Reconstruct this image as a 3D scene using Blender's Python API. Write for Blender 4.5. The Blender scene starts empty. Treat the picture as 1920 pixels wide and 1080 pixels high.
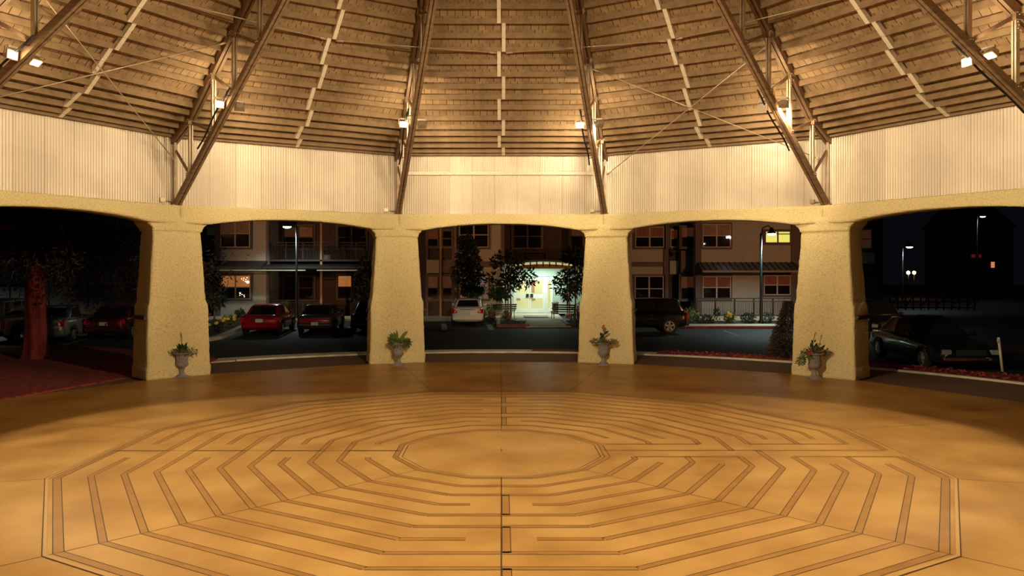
import bpy, bmesh, math, random
from mathutils import Vector, Matrix, noise, Euler
random.seed(7)
SC = bpy.context.scene; COL = SC.collection
PI = math.pi; R = math.radians
H0 = 2.7                      # eye height
F = 1455.0                    # focal length in pixels at 1920 wide
D0 = 4.34*H0                  # the camera stands this far from the centre of the pavilion
def wx(px, d): return (px-940)/F*d
def wz(py, d): return H0+(510-py)/F*d
def dg(py): return F*H0/(py-510)      # distance at which the ground shows at this height

# ---------------------------------------------------------------- mesh collecting
class MB:
    def __init__(s): s.v=[]; s.f=[]; s.m=[]; s.sm=[]
    def add(s, vs, fs, m=0, smooth=False):
        o=len(s.v); s.v+= [tuple(v) for v in vs]
        for f in fs: s.f.append([i+o for i in f]); s.m.append(m); s.sm.append(smooth)
        return s
    def box(s, x0,x1,y0,y1,z0,z1,m=0, M=None):
        vs=[Vector((x,y,z)) for x in (x0,x1) for y in (y0,y1) for z in (z0,z1)]
        if M: vs=[M@v for v in vs]
        return s.add(vs,[(0,1,3,2),(4,6,7,5),(0,4,5,1),(2,3,7,6),(0,2,6,4),(1,5,7,3)],m)
    def bar(s, a, b, w, h, m=0, up=(0,0,1)):
        a=Vector(a); b=Vector(b); d=(b-a); L=d.length; d.normalize(); u=Vector(up)
        side=d.cross(u)
        if side.length<1e-4: side=d.cross(Vector((1,0,0)))
        side.normalize(); u=side.cross(d)
        vs=[]
        for p in (a,b):
            for (i,j) in ((-1,-1),(1,-1),(1,1),(-1,1)): vs.append(p+side*(i*w/2)+u*(j*h/2))
        return s.add(vs,[(0,3,2,1),(4,5,6,7),(0,1,5,4),(1,2,6,5),(2,3,7,6),(3,0,4,7)],m)
    def tube(s, pts, rad, n=8, m=0, cap=True):
        pts=[Vector(p) for p in pts]; rads=rad if isinstance(rad,(list,tuple)) else [rad]*len(pts)
        rings=[]; o=[]
        prev=None
        for i,p in enumerate(pts):
            t=(pts[min(i+1,len(pts)-1)]-pts[max(i-1,0)]).normalized()
            if prev is None:
                a=t.cross(Vector((0,0,1)))
                if a.length<1e-3: a=t.cross(Vector((1,0,0)))
            else: a=prev-t*prev.dot(t)
            a.normalize(); prev=a; b=t.cross(a)
            o+= [p+(a*math.cos(2*PI*k/n)+b*math.sin(2*PI*k/n))*rads[i] for k in range(n)]
        fs=[]
        for i in range(len(pts)-1):
            for k in range(n):
                k2=(k+1)%n; fs.append((i*n+k,i*n+k2,(i+1)*n+k2,(i+1)*n+k))
        if cap: fs.append(tuple(range(n-1,-1,-1))); fs.append(tuple((len(pts)-1)*n+k for k in range(n)))
        return s.add(o,fs,m,True)
    def lathe(s, prof, n=24, c=(0,0,0), m=0, flute=None):
        o=[]
        for (r,z) in prof:
            for k in range(n):
                rr=r
                if flute and flute[0]<z<flute[1]: rr=r*(1-flute[2]*(k%2))
                a=2*PI*k/n; o.append((c[0]+rr*math.cos(a),c[1]+rr*math.sin(a),c[2]+z))
        fs=[]
        for i in range(len(prof)-1):
            for k in range(n): k2=(k+1)%n; fs.append((i*n+k,i*n+k2,(i+1)*n+k2,(i+1)*n+k))
        fs.append(tuple(range(n-1,-1,-1))); fs.append(tuple((len(prof)-1)*n+k for k in range(n)))
        return s.add(o,fs,m,not flute)
    def blob(s, c, rx, ry, rz, n=8, m=0):
        prof=[]; o=[]; rows=max(4,n//2)
        for i in range(rows+1):
            t=PI*i/rows
            for k in range(n):
                a=2*PI*k/n; o.append((c[0]+rx*math.sin(t)*math.cos(a),c[1]+ry*math.sin(t)*math.sin(a),c[2]-rz*math.cos(t)))
        fs=[(i*n+k,i*n+(k+1)%n,(i+1)*n+(k+1)%n,(i+1)*n+k) for i in range(rows) for k in range(n)]
        return s.add(o,fs,m,True)
    def leaf(s, p, d, L, w, m=0, fold=.25):
        p=Vector(p); d=Vector(d).normalized()
        sd=d.cross(Vector((random.uniform(-1,1),random.uniform(-1,1),random.uniform(-1,1))))
        if sd.length<1e-3: sd=Vector((1,0,0))
        sd.normalize(); n=sd.cross(d)
        return s.add([p,p+d*L*.45+sd*w/2+n*w*fold,p+d*L,p+d*L*.45-sd*w/2+n*w*fold,p+d*L*.45],[(0,1,4),(4,1,2),(0,4,3),(4,2,3)],m)
    def build(s, name, mats, parent=None, loc=None, rz=0, bevel=0):
        me=bpy.data.meshes.new(name); me.from_pydata(s.v,[],s.f)
        if not isinstance(mats,(list,tuple)): mats=[mats]
        for mt in mats: me.materials.append(mt)
        me.polygons.foreach_set('material_index',s.m); me.polygons.foreach_set('use_smooth',s.sm)
        me.validate(); me.update()
        bm=bmesh.new(); bm.from_mesh(me); bmesh.ops.recalc_face_normals(bm,faces=bm.faces[:]); bm.to_mesh(me); bm.free()
        o=bpy.data.objects.new(name,me); COL.objects.link(o)
        if parent: o.parent=parent
        if loc: o.location=loc
        if rz: o.rotation_euler[2]=rz
        if bevel:
            b=o.modifiers.new('bevel','BEVEL'); b.width=bevel; b.segments=2; b.limit_method='ANGLE'
        return o
def tag(o, label=None, cat=None, group=None, kind=None):
    if label: o['label']=label
    if cat: o['category']=cat
    if group: o['group']=group
    if kind: o['kind']=kind
    return o
def empty(name, loc=(0,0,0), rz=0):
    o=bpy.data.objects.new(name,None); COL.objects.link(o); o.location=loc; o.rotation_euler[2]=rz; o.empty_display_size=.2
    return o
KIDS={}
def kids(o): return [c for c in bpy.data.objects if c.parent==o]
def copy_tree(o, parent=None):
    c=o.copy(); COL.objects.link(c)
    if parent: c.parent=parent
    for k in kids(o): copy_tree(k,c)
    return c

# ---------------------------------------------------------------- materials
def mat(name, c1, c2=None, scale=4, rough=.7, bump=0, bscale=30, metal=0, detail=6, emit=None, estr=0, coat=0, spec=.5, lo=.35, hi=.65, stretch=None):
    m=bpy.data.materials.new(name); m.use_nodes=True; nt=m.node_tree; N=nt.nodes; L=nt.links
    b=N['Principled BSDF']; b.inputs['Roughness'].default_value=rough; b.inputs['Metallic'].default_value=metal
    b.inputs['Specular IOR Level'].default_value=spec; b.inputs['Coat Weight'].default_value=coat
    b.inputs['Base Color'].default_value=(*c1,1)
    tc=N.new('ShaderNodeTexCoord'); src=tc.outputs['Object']
    if stretch:
        mp=N.new('ShaderNodeMapping'); mp.inputs['Scale'].default_value=stretch; L.new(src,mp.inputs[0]); src=mp.outputs[0]
    if c2:
        n=N.new('ShaderNodeTexNoise'); n.inputs['Scale'].default_value=scale; n.inputs['Detail'].default_value=detail
        r=N.new('ShaderNodeValToRGB'); r.color_ramp.elements[0].position=lo; r.color_ramp.elements[1].position=hi
        r.color_ramp.elements[0].color=(*c1,1); r.color_ramp.elements[1].color=(*c2,1)
        L.new(src,n.inputs['Vector']); L.new(n.outputs['Fac'],r.inputs[0]); L.new(r.outputs[0],b.inputs['Base Color'])
    if bump:
        n=N.new('ShaderNodeTexNoise'); n.inputs['Scale'].default_value=bscale; n.inputs['Detail'].default_value=4
        bp=N.new('ShaderNodeBump'); bp.inputs['Strength'].default_value=1; bp.inputs['Distance'].default_value=bump
        L.new(src,n.inputs['Vector']); L.new(n.outputs['Fac'],bp.inputs['Height']); L.new(bp.outputs[0],b.inputs['Normal'])
    if emit: b.inputs['Emission Color'].default_value=(*emit,1); b.inputs['Emission Strength'].default_value=estr
    return m
M={}
M['stucco']=mat('stucco',(.74,.56,.26),(.96,.78,.42),30,.9,.03,42,detail=5,lo=.30,hi=.52)
M['concrete']=mat('stained_concrete',(.53,.30,.09),(.31,.14,.028),.9,.40,.0006,50,detail=9,lo=.35,hi=.75,spec=.4)
M['inlay']=mat('brown_inlay',(.37,.175,.04),(.30,.135,.026),3,.45,.0005,50)
M['groove']=mat('dark_groove',(.06,.028,.012),rough=.7)
M['edging']=mat('pale_edging',(.50,.28,.09),rough=.5)
M['timber']=mat('weathered_timber',(.30,.18,.10),(.20,.115,.06),3,.75,.003,18,stretch=(1,1,6))
M['purlin']=mat('purlin_timber',(.29,.175,.085),(.22,.13,.06),5,.75,.002,20)
M['block']=mat('pale_blocking',(.95,.84,.68),(.85,.72,.55),8,.7)
M['steel']=mat('brown_painted_steel',(.30,.18,.10),(.22,.13,.07),5,.5,.001,30,metal=.3)
M['steelL']=mat('pale_web_steel',(.60,.46,.32),(.46,.34,.23),6,.45,metal=.3)
M['rod']=mat('steel_rod',(.66,.5,.36),rough=.4,metal=.5)
M['bolt']=mat('bolt_heads',(.9,.8,.65),rough=.3,metal=.7)
M['sheet']=mat('corrugated_sheet',(.80,.67,.53),(.69,.57,.45),1.1,.42,0,metal=.1,detail=8)
def _sheet():
    nt=M['sheet'].node_tree; N=nt.nodes; L=nt.links; b=N['Principled BSDF']; old=b.inputs['Base Color'].links[0].from_socket
    tc=N.new('ShaderNodeTexCoord'); mp=N.new('ShaderNodeMapping'); mp.inputs['Rotation'].default_value=(PI/2,0,0); br=N.new('ShaderNodeTexBrick'); br.offset=0
    for k,v in (('Scale',1),('Brick Width',.68),('Row Height',40),('Mortar Size',.006),('Mortar Smooth',.3)): br.inputs[k].default_value=v
    br.inputs['Color1'].default_value=(1,1,1,1); br.inputs['Color2'].default_value=(.84,.83,.80,1); br.inputs['Mortar'].default_value=(.55,.42,.3,1); mp.inputs['Location'].default_value=(.2,20,0)
    mx=N.new('ShaderNodeMix'); mx.data_type='RGBA'; mx.blend_type='MULTIPLY'; mx.inputs[0].default_value=1
    L.new(tc.outputs['Object'],mp.inputs[0]); L.new(mp.outputs[0],br.inputs['Vector']); L.new(br.outputs['Color'],mx.inputs[7]); L.new(old,mx.inputs[6]); L.new(mx.outputs[2],b.inputs['Base Color'])
_sheet()
M['black']=mat('black_rubber',(.012,.011,.012),rough=.5)
M['housing']=mat('lamp_housing',(.5,.38,.25),rough=.4,metal=.5)
M['lens']=mat('lamp_lens',(1,.9,.7),emit=(1,.8,.45),estr=60)
M['lensoff']=mat('unlit_lamp_lens',(.5,.45,.4),rough=.2)
M['lens2']=mat('lamp_lens_dim',(1,.9,.7),emit=(1,.66,.26),estr=14)
M['wood_dark']=mat('dark_wood',(.09,.045,.03),(.06,.03,.02),8,.6)
def deck_mat():
    m=bpy.data.materials.new('roof_boards'); m.use_nodes=True; nt=m.node_tree; N=nt.nodes; L=nt.links; b=N['Principled BSDF']; b.inputs['Roughness'].default_value=.85
    tc=N.new('ShaderNodeTexCoord'); uv=tc.outputs['UV']
    def ma(op,x,y=None):
        q=N.new('ShaderNodeMath'); q.operation=op
        for i,v in enumerate((x,y)):
            if v is None: continue
            if isinstance(v,(int,float)): q.inputs[i].default_value=v
            else: L.new(v,q.inputs[i])
        return q.outputs[0]
    sp=N.new('ShaderNodeSeparateXYZ'); L.new(uv,sp.inputs[0])
    row=ma('FLOOR',ma('DIVIDE',sp.outputs[1],.205)); wn=N.new('ShaderNodeTexWhiteNoise'); wn.noise_dimensions='1D'; L.new(row,wn.inputs['W'])
    u=ma('ADD',ma('DIVIDE',sp.outputs[0],.19),ma('MULTIPLY',ma('MODULO',row,2.0),.5)); u=ma('ADD',u,ma('MULTIPLY',wn.outputs[0],.25))
    cell=ma('FLOOR',u); cb=N.new('ShaderNodeCombineXYZ'); L.new(cell,cb.inputs[0]); L.new(row,cb.inputs[1]); w2=N.new('ShaderNodeTexWhiteNoise'); w2.noise_dimensions='2D'; L.new(cb.outputs[0],w2.inputs['Vector'])
    fr=ma('FRACT',u); gap=ma('LESS_THAN',fr,ma('ADD',ma('MULTIPLY',w2.outputs[0],.075),.02))
    cr=N.new('ShaderNodeValToRGB'); cr.color_ramp.elements[0].color=(.34,.215,.11,1); cr.color_ramp.elements[1].color=(.46,.30,.16,1); L.new(w2.outputs[0],cr.inputs[0])
    br=N.new('ShaderNodeMix'); br.data_type='RGBA'; br.inputs[7].default_value=(.03,.015,.008,1); L.new(gap,br.inputs[0]); L.new(cr.outputs[0],br.inputs[6])
    n=N.new('ShaderNodeTexNoise'); n.inputs['Scale'].default_value=2.5; n.inputs['Detail'].default_value=8; L.new(uv,n.inputs['Vector'])
    r=N.new('ShaderNodeValToRGB'); r.color_ramp.elements[0].position=.3; r.color_ramp.elements[0].color=(.72,.7,.68,1); r.color_ramp.elements[1].position=.7; r.color_ramp.elements[1].color=(1.1,1.05,1,1)
    L.new(n.outputs['Fac'],r.inputs[0])
    mx=N.new('ShaderNodeMix'); mx.data_type='RGBA'; mx.blend_type='MULTIPLY'; mx.inputs[0].default_value=1
    L.new(br.outputs[2],mx.inputs[6]); L.new(r.outputs[0],mx.inputs[7]); L.new(mx.outputs[2],b.inputs['Base Color'])
    return m
M['deck']=deck_mat()

# ================================================================ THE PAVILION
N12=12
def pol(r, az, z=0):      # az measured from straight ahead (+Y), clockwise seen from above
    a=R(az); return Vector((r*math.sin(a), r*math.cos(a), z))
SN=['in the centre bay','in the first bay right of centre','in the second bay right of centre','in the bay at the far right','','','','','','in the bay at the far left','in the second bay left of centre','in the first bay left of centre']
# ---- floor slab with the labyrinth set into it
def floor_obj():
    b=MB(); Rf=11.95
    vs=[pol(Rf,15+30*j,0) for j in range(12)]+[pol(Rf,15+30*j,-.14) for j in range(12)]
    b.add(vs,[tuple(range(11,-1,-1))]+[(j,(j+1)%12,12+(j+1)%12,12+j) for j in range(12)],0)
    def strip(p,q,w,m,z=.0012):
        p=Vector(p); q=Vector(q); d=(q-p)
        if d.length<1e-3: return
        d.normalize(); n=Vector((-d.y,d.x,0))*w/2; up=Vector((0,0,z))
        b.add([p-n+up,q-n+up,q+n+up,p+n+up],[(0,1,2,3)],m)
    rk=[1.6+.402*k for k in range(12)]
    right={1:(-.38,.87),2:(-.72,.45),3:(-.38,.85),4:(-.8,.45),5:(-.38,.02),6:(.02,.45),7:(-.38,.78),8:(-.8,.45),9:(-.38,.8),10:(-.8,.45),11:(-.38,.02)}
    def sub(p,q,ax,lo,hi,cond):
        # the pieces of segment p-q left when coordinate ax lies in lo..hi (where cond holds) is cut away
        if not cond((p+q)/2): return [(p,q)]
        a,c=p[ax],q[ax]
        if abs(a-c)<1e-6: return [] if lo<a<hi else [(p,q)]
        t0,t1=sorted(((lo-a)/(c-a),(hi-a)/(c-a))); out=[]
        if t0>0: out.append((p,p.lerp(q,min(t0,1))))
        if t1<1: out.append((p.lerp(q,max(t1,0)),q))
        return [(x,y) for x,y in out if (y-x).length>.01]
    def band(p,q,w=.078):
        d=(q-p).normalized(); n=Vector((-d.y,d.x,0))*w/2
        strip(p,q,w,1); strip(p+n,q+n,.009,2,.002); strip(p-n,q-n,.009,2,.002)
    for k,r in enumerate(rk):
        for j in range(12):
            segs=[(pol(r,15+30*j),pol(r,45+30*j))]
            def cut(ax,lo,hi,cond):
                nonlocal segs
                segs=[s2 for s in segs for s2 in sub(s[0],s[1],ax,lo,hi,cond)]
            if k in right: cut(1,right[k][0],right[k][1],lambda c: c.x>1 and abs(c.y)<c.x*1.2)
            if k in (3,6,9): cut(0,-.36,.36,lambda c: c.y<-1 and abs(c.x)<.3*abs(c.y))
            if k in (2,5,8): cut(0,-.36,.36,lambda c: c.y>1 and abs(c.x)<.3*c.y)
            if k in (1,4,7,10): cut(1,-.42,.42,lambda c: c.x<-1 and abs(c.y)<abs(c.x))
            for p,q in segs: band(p,q,.078 if k<11 else .095)
    ap=math.cos(R(15))
    for k in (3,6,9): band(Vector((.05,-rk[k-1]*ap,0)),Vector((.05,-rk[k+1]*ap,0)),.085)
    for k in (2,5,8): band(Vector((.05,rk[k-1]*ap,0)),Vector((.05,rk[k+1]*ap,0)),.085)
    for k in (1,4,7,10): band(Vector((-rk[k-1]*ap,0,0)),Vector((-rk[k+1]*ap,0,0)),.05)
    for x0,x1,y in ((1.6,rk[4]*ap,.45),(rk[6]*ap,rk[10]*ap,.45),(1.55,rk[11]*ap,.02),(rk[1]*ap,rk[5]*ap,-.38),(rk[7]*ap,rk[11]*ap,-.38)):
        band(Vector((x0,y,0)),Vector((x1,y,0)),.055)
    for j in range(12):     # outer raised edging and the joints of the slab
        strip(pol(6.14,15+30*j),pol(6.14,45+30*j),.035,3,.006); strip(pol(6.165,15+30*j),pol(6.165,45+30*j),.012,2,.007)
        strip(pol(1.5,15+30*j),pol(1.5,45+30*j),.012,2)
        strip(pol(6.16,15+30*j),pol(11.94,15+30*j),.011,2)
        strip(pol(9.0,15+30*j),pol(9.0,45+30*j),.008,2)
    strip((0,-6.1,0),(0,-1.5,0),.014,2,.0022); strip((0,1.5,0),(0,11.5,0),.010,2,.0022); strip((-6,0,0),(-1.5,0,0),.012,2,.0022)
    for az in (135,225): strip(pol(1.6,az),pol(6.1,az),.009,2,.0022)
    strip((-.09,.05,0),(.09,.05,0),.012,2); strip((0,-.04,0),(0,.14,0),.012,2)
    return tag(b.build('floor',[M['concrete'],M['inlay'],M['groove'],M['edging']]),'dodecagonal stained concrete floor with a brown labyrinth set into it',None,None,'structure')
floor_obj()

# ---- stuccoed pillars
def sm(a,b,t): t=max(0,min(1,t)); t=t*t*(3-2*t); return a+(b-a)*t
def pillar_w(z):
    if z<.27: return 1.66
    if z<.32: return sm(1.66,1.615,(z-.27)/.05)
    if z<1.78: return 1.615-.06*(z-.32)/1.46
    if z<1.98: return sm(1.555,1.45,(z-1.78)/.2)
    if z<3.72: return 1.45-.215*(z-1.98)/1.74
    if z<3.75: return 1.235
    if z<3.80: return 1.29
    if z<3.97: return sm(1.29,1.56,(z-3.80)/.17)
    return 1.56
def pillar(az, label):
    root=empty('stucco_pillar',pol(12.12,az),-R(az))
    zs=[0,.05,.12,.2,.26,.3,.34]+[.34+.07*i for i in range(1,21)]+[1.78+.04*i for i in range(1,6)]+[1.98+.072*i for i in range(1,24)]+[3.7,3.72,3.735,3.755,3.78,3.80,3.84,3.88,3.92,3.97,4.02,4.1]
    zs=sorted(set(round(z,3) for z in zs)); b=MB(); n1=24; n2=16; rings=[]
    for z in zs:
        w=pillar_w(z)/2; dd=(.50+(w-.8)*.45) if z<3.7 else (.5+(1.235/2-.8)*.45)+.05*(z>3.75)
        yoff=-.04*(1-z/4); c=.035; ring=[]
        # local +y points away from the centre of the pavilion; the front face looks to -y
        P=[(-w+2*w*i/n1,-dd+yoff) for i in range(n1)]+[(w,-dd+yoff+2*dd*i/n2) for i in range(n2)]+[(w-2*w*i/n1,dd+yoff) for i in range(n1)]+[(-w,dd+yoff-2*dd*i/n2) for i in range(n2)]
        for (x,y) in P:
            v=Vector((x,y,z)); q=v+Vector((az*3,0,0))
            k=noise.noise(q*9)*.014+noise.noise(q*26)*.010+noise.noise(q*2)*.012
            d=Vector((x,y-yoff,0)).normalized()
            cx=max(0,abs(x)-(w-.05))/.05; cy=max(0,abs(y-yoff)-(dd-.05))/.05
            k-= .02*cx*cy
            ring.append(v+d*k)
        rings.append(ring)
    n=len(rings[0]); vs=[v for r_ in rings for v in r_]
    fs=[(i*n+k,i*n+(k+1)%n,(i+1)*n+(k+1)%n,(i+1)*n+k) for i in range(len(rings)-1) for k in range(n)]
    fs.append(tuple(range(n-1,-1,-1))); fs.append(tuple((len(rings)-1)*n+k for k in range(n)))
    b.add(vs,fs,0,True); b.build('pillar_shaft',M['stucco'],root)
    for s in (-1,1):
        k=MB(); x=.785
        k.box(s*x-.06,s*x+.06,-.42,.30,1.50,1.60); k.box(s*x-.05,s*x+.09,-.44,.32,1.565,1.60)
        k.build('bench_bracket',M['wood_dark'],root,bevel=.008)
    return tag(root,label,'pillar','yellow stucco pillars around the floor')
pillar(-45.3,'yellow stucco pillar at left, between the dark tree and the red car')
pillar(-15.3,'yellow stucco pillar just left of the lit doorway')
pillar(15.35,'yellow stucco pillar just right of the lit doorway')
pillar(45.2,'yellow stucco pillar at right, beside the dark car park')

# ---- beam with arched openings, one per bay, then the corrugated wall above
def bay_frame(az):         # x runs along the bay (to the right seen from inside), y outwards
    return -R(az)
def beam(az, view):
    b=MB(); Ri=11.70; Ro=12.42; ai=Ri*math.cos(R(15)); ao=Ro*math.cos(R(15)); hi=Ri*math.sin(R(15)); ho=Ro*math.sin(R(15))
    n=72; T=[]
    for i in range(n+1):
        t=-1+2*i/n; x=t*hi; ax=abs(x)
        zb=4.14-.19*(min(ax,2.28)/2.28)**2.2 if ax<2.28 else 3.95
        T.append((t,zb))
    rows=[]
    zr=lambda zb,f: zb+(4.41-zb)*f
    vs=[];m=8
    for (t,zb) in T:
        col=[]
        for j in range(m+1): col.append(Vector((t*hi,ai,zr(zb,j/m))))
        col.append(Vector((t*hi*1.01,ai+.10,4.425))); col.append(Vector((t*ho,ao,4.42)))
        col.append(Vector((t*ho,ao,zb))); col.append(Vector((t*(hi+ho)/2,(ai+ao)/2,zb)))
        for v in col:
            q=v+Vector((az,0,0)); 
            v+= min(1,(1-abs(t))*10)*Vector((0,noise.noise(q*9)*.012+noise.noise(q*25)*.007,(noise.noise(q*11)*.010+noise.noise(q*30)*.008) if v.z<4.0+.2 and v.z<zb+.01 or v.z>4.4 else 0))
        vs+=col
    k=len(vs)//(n+1)
    fs=[(i*k+j,i*k+(j+1)%k,(i+1)*k+(j+1)%k,(i+1)*k+j) for i in range(n) for j in range(k)]
    fs.append(tuple(range(k))); fs.append(tuple(n*k+j for j in range(k-1,-1,-1)))
    b.add(vs,fs,0,True)
    o=b.build('wall_arch_beam',M['stucco'],None,None,-R(az)); tag(o,'yellow stucco arched beam '+(SN[az//30%12] or 'behind the viewer'),None,None,'structure')
def corr(az):
    b=MB(); Rw=12.10; a=Rw*math.cos(R(15)); h=Rw*math.sin(R(15)); z0=4.42; z1=6.30; p=.068; nw=int(2*h/p); st=4
    zs=[z0,5.05,5.7,z1]; vs=[]
    for i in range(nw*st+1):
        x=-h+2*h*i/(nw*st); ph=2*PI*i/st; lap=.004 if (int((x+h)/.68)%2) else 0
        y=a+.009*math.cos(ph)+lap
        for z in zs: vs.append((x,y,z))
    k=len(zs); fs=[(i*k+j,(i+1)*k+j,(i+1)*k+j+1,i*k+j+1) for i in range(nw*st) for j in range(k-1)]
    b.add(vs,fs,0,True)
    # outer skin closes the wall
    b.box(-h,h,a+.03,a+.06,z0,z1,1)
    o=b.build('wall_corrugated',[M['sheet'],M['timber']],None,None,-R(az))
    tag(o,'pale corrugated sheet wall panel '+(SN[az//30%12] or 'behind the viewer'),None,None,'structure')
for j in range(12): beam(30*j,j in (0,1,2,10,11)); corr(30*j)
# timber rail across the centre panel, wall angle trims at corners
a0=12.10*math.cos(R(15))
tag(MB().box(-2.98,2.98,a0-.07,a0-.012,5.62,5.72).build('wall_rail',M['block'],bevel=.006),'pale timber rail running across the centre corrugated wall panel','rail')
for j in range(12):
    p=pol(12.03,15+30*j); b=MB(); b.box(-.035,.035,-.03,.03,4.42,6.2)
    tag(b.build('trim_%d'%(j+1),M['steelL'],None,p,-R(15+30*j)),'steel corner post between two corrugated wall panels',None,None,'structure')

# ---- roof profile along a hip, in metres: (rho, z of the underside line of the hip chord)
PROF=[(4.52*H0,2.262*H0),(4.08*H0,2.44*H0),(0,(2.44+.72*4.08)*H0)]
def hz(rho):
    for (r1,z1),(r2,z2) in zip(PROF,PROF[1:]):
        if rho>=r2 or r2==0: return z1+(z2-z1)*(r1-rho)/(r1-r2)
C15=math.cos(R(15)); S15=math.sin(R(15))
def deck(az):
    b=MB(); off=.185; pts=[(12.45,hz(12.45)+.18),(4.08*H0,hz(4.08*H0)+off),(.25,hz(.25)+off)]
    rings=[]; vs=[]; uv=[]; s=0
    for i,(r,z) in enumerate(pts):
        a=r*C15; h=r*S15
        if i: s+=math.hypot(a-pts[i-1][0]*C15,z-pts[i-1][1])
        vs+=[(-h,a,z),(h,a,z),(-h,a,z+.06),(h,a,z+.06)]; uv+=[(-h,s),(h,s)]
    fs=[(0,1,5,4),(4,5,9,8),(2,6,7,3),(6,10,11,7)]
    b.add(vs,fs,0)
    o=b.build('ceiling',M['deck'],None,None,-R(az)); me=o.data
    ul=me.uv_layers.new(name='UVMap')
    for poly in me.polygons:
        for li in poly.loop_indices:
            vi=me.loops[li].vertex_index; r=vi//4; ul.data[li].uv=uv[r*2+(vi%2)]
    tag(o,'sloping boarded roof underside '+(SN[az//30%12] or 'behind the viewer'),None,None,'structure')
for j in range(12): deck(30*j)

# ---- purlins: where they show on the centre line, worked back onto the roof plane
def solve(y):
    lo,hi=1.0*H0,4.6*H0
    for _ in range(50):
        m=(lo+hi)/2; a=m; z=hz(a/C15); yy=510-F*(z-H0)/(D0+a)
        if yy>y: hi=m
        else: lo=m
    return (lo+hi)/2
PY=[293,286.5,277,266,255,242.6,226,206,187,167,144.6,121,98,72,45,17]
PA=[solve(y) for y in PY]
step=PA[-2]-PA[-1]
while PA[-1]-.35>3.6: PA.append(PA[-1]-.35)
ORD=['lowest','second','third','fourth','fifth','sixth','seventh','eighth','ninth','tenth','eleventh','twelfth','thirteenth','fourteenth','fifteenth','sixteenth','seventeenth','eighteenth','nineteenth','twentieth','twenty-first','twenty-second','twenty-third','twenty-fourth','twenty-fifth','twenty-sixth']
for az in (0,30,330,60,300,90,270):
    for i,a in enumerate(PA):
        if i==0: a-=.03
        vis=len(PA) if az not in (90,270) else 14
        if i>=vis: break
        r=a/C15; z=hz(r); h=r*S15-.09; d=.085 if i else .06
        sl=.40 if r>4.08*H0 else .72
        root=empty('roof_purlin',pol(0,az),-R(az)); root.location=pol(a,az,z)
        tall=.115; b=MB(); b.box(-h,h,-.032,.032,0,tall+.02)
        b.build('purlin_beam',M['purlin'],root,bevel=.004)
        if i+1<len(PA):
            a2=PA[i+1]; z2=hz(a2/C15); off=.06 if i%4<2 else -.06
            k=MB(); k.bar((off,.0,.055),(off,(a2-a),z2-z+.055),.095,.12,0,(0,0,1))
            k.build('bridging_block',M['block'],root)
        tag(root,'%s horizontal roof purlin up from the wall %s'%(ORD[i],SN[(az//30)%12]),'purlin','roof purlins '+SN[(az//30)%12])

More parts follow.
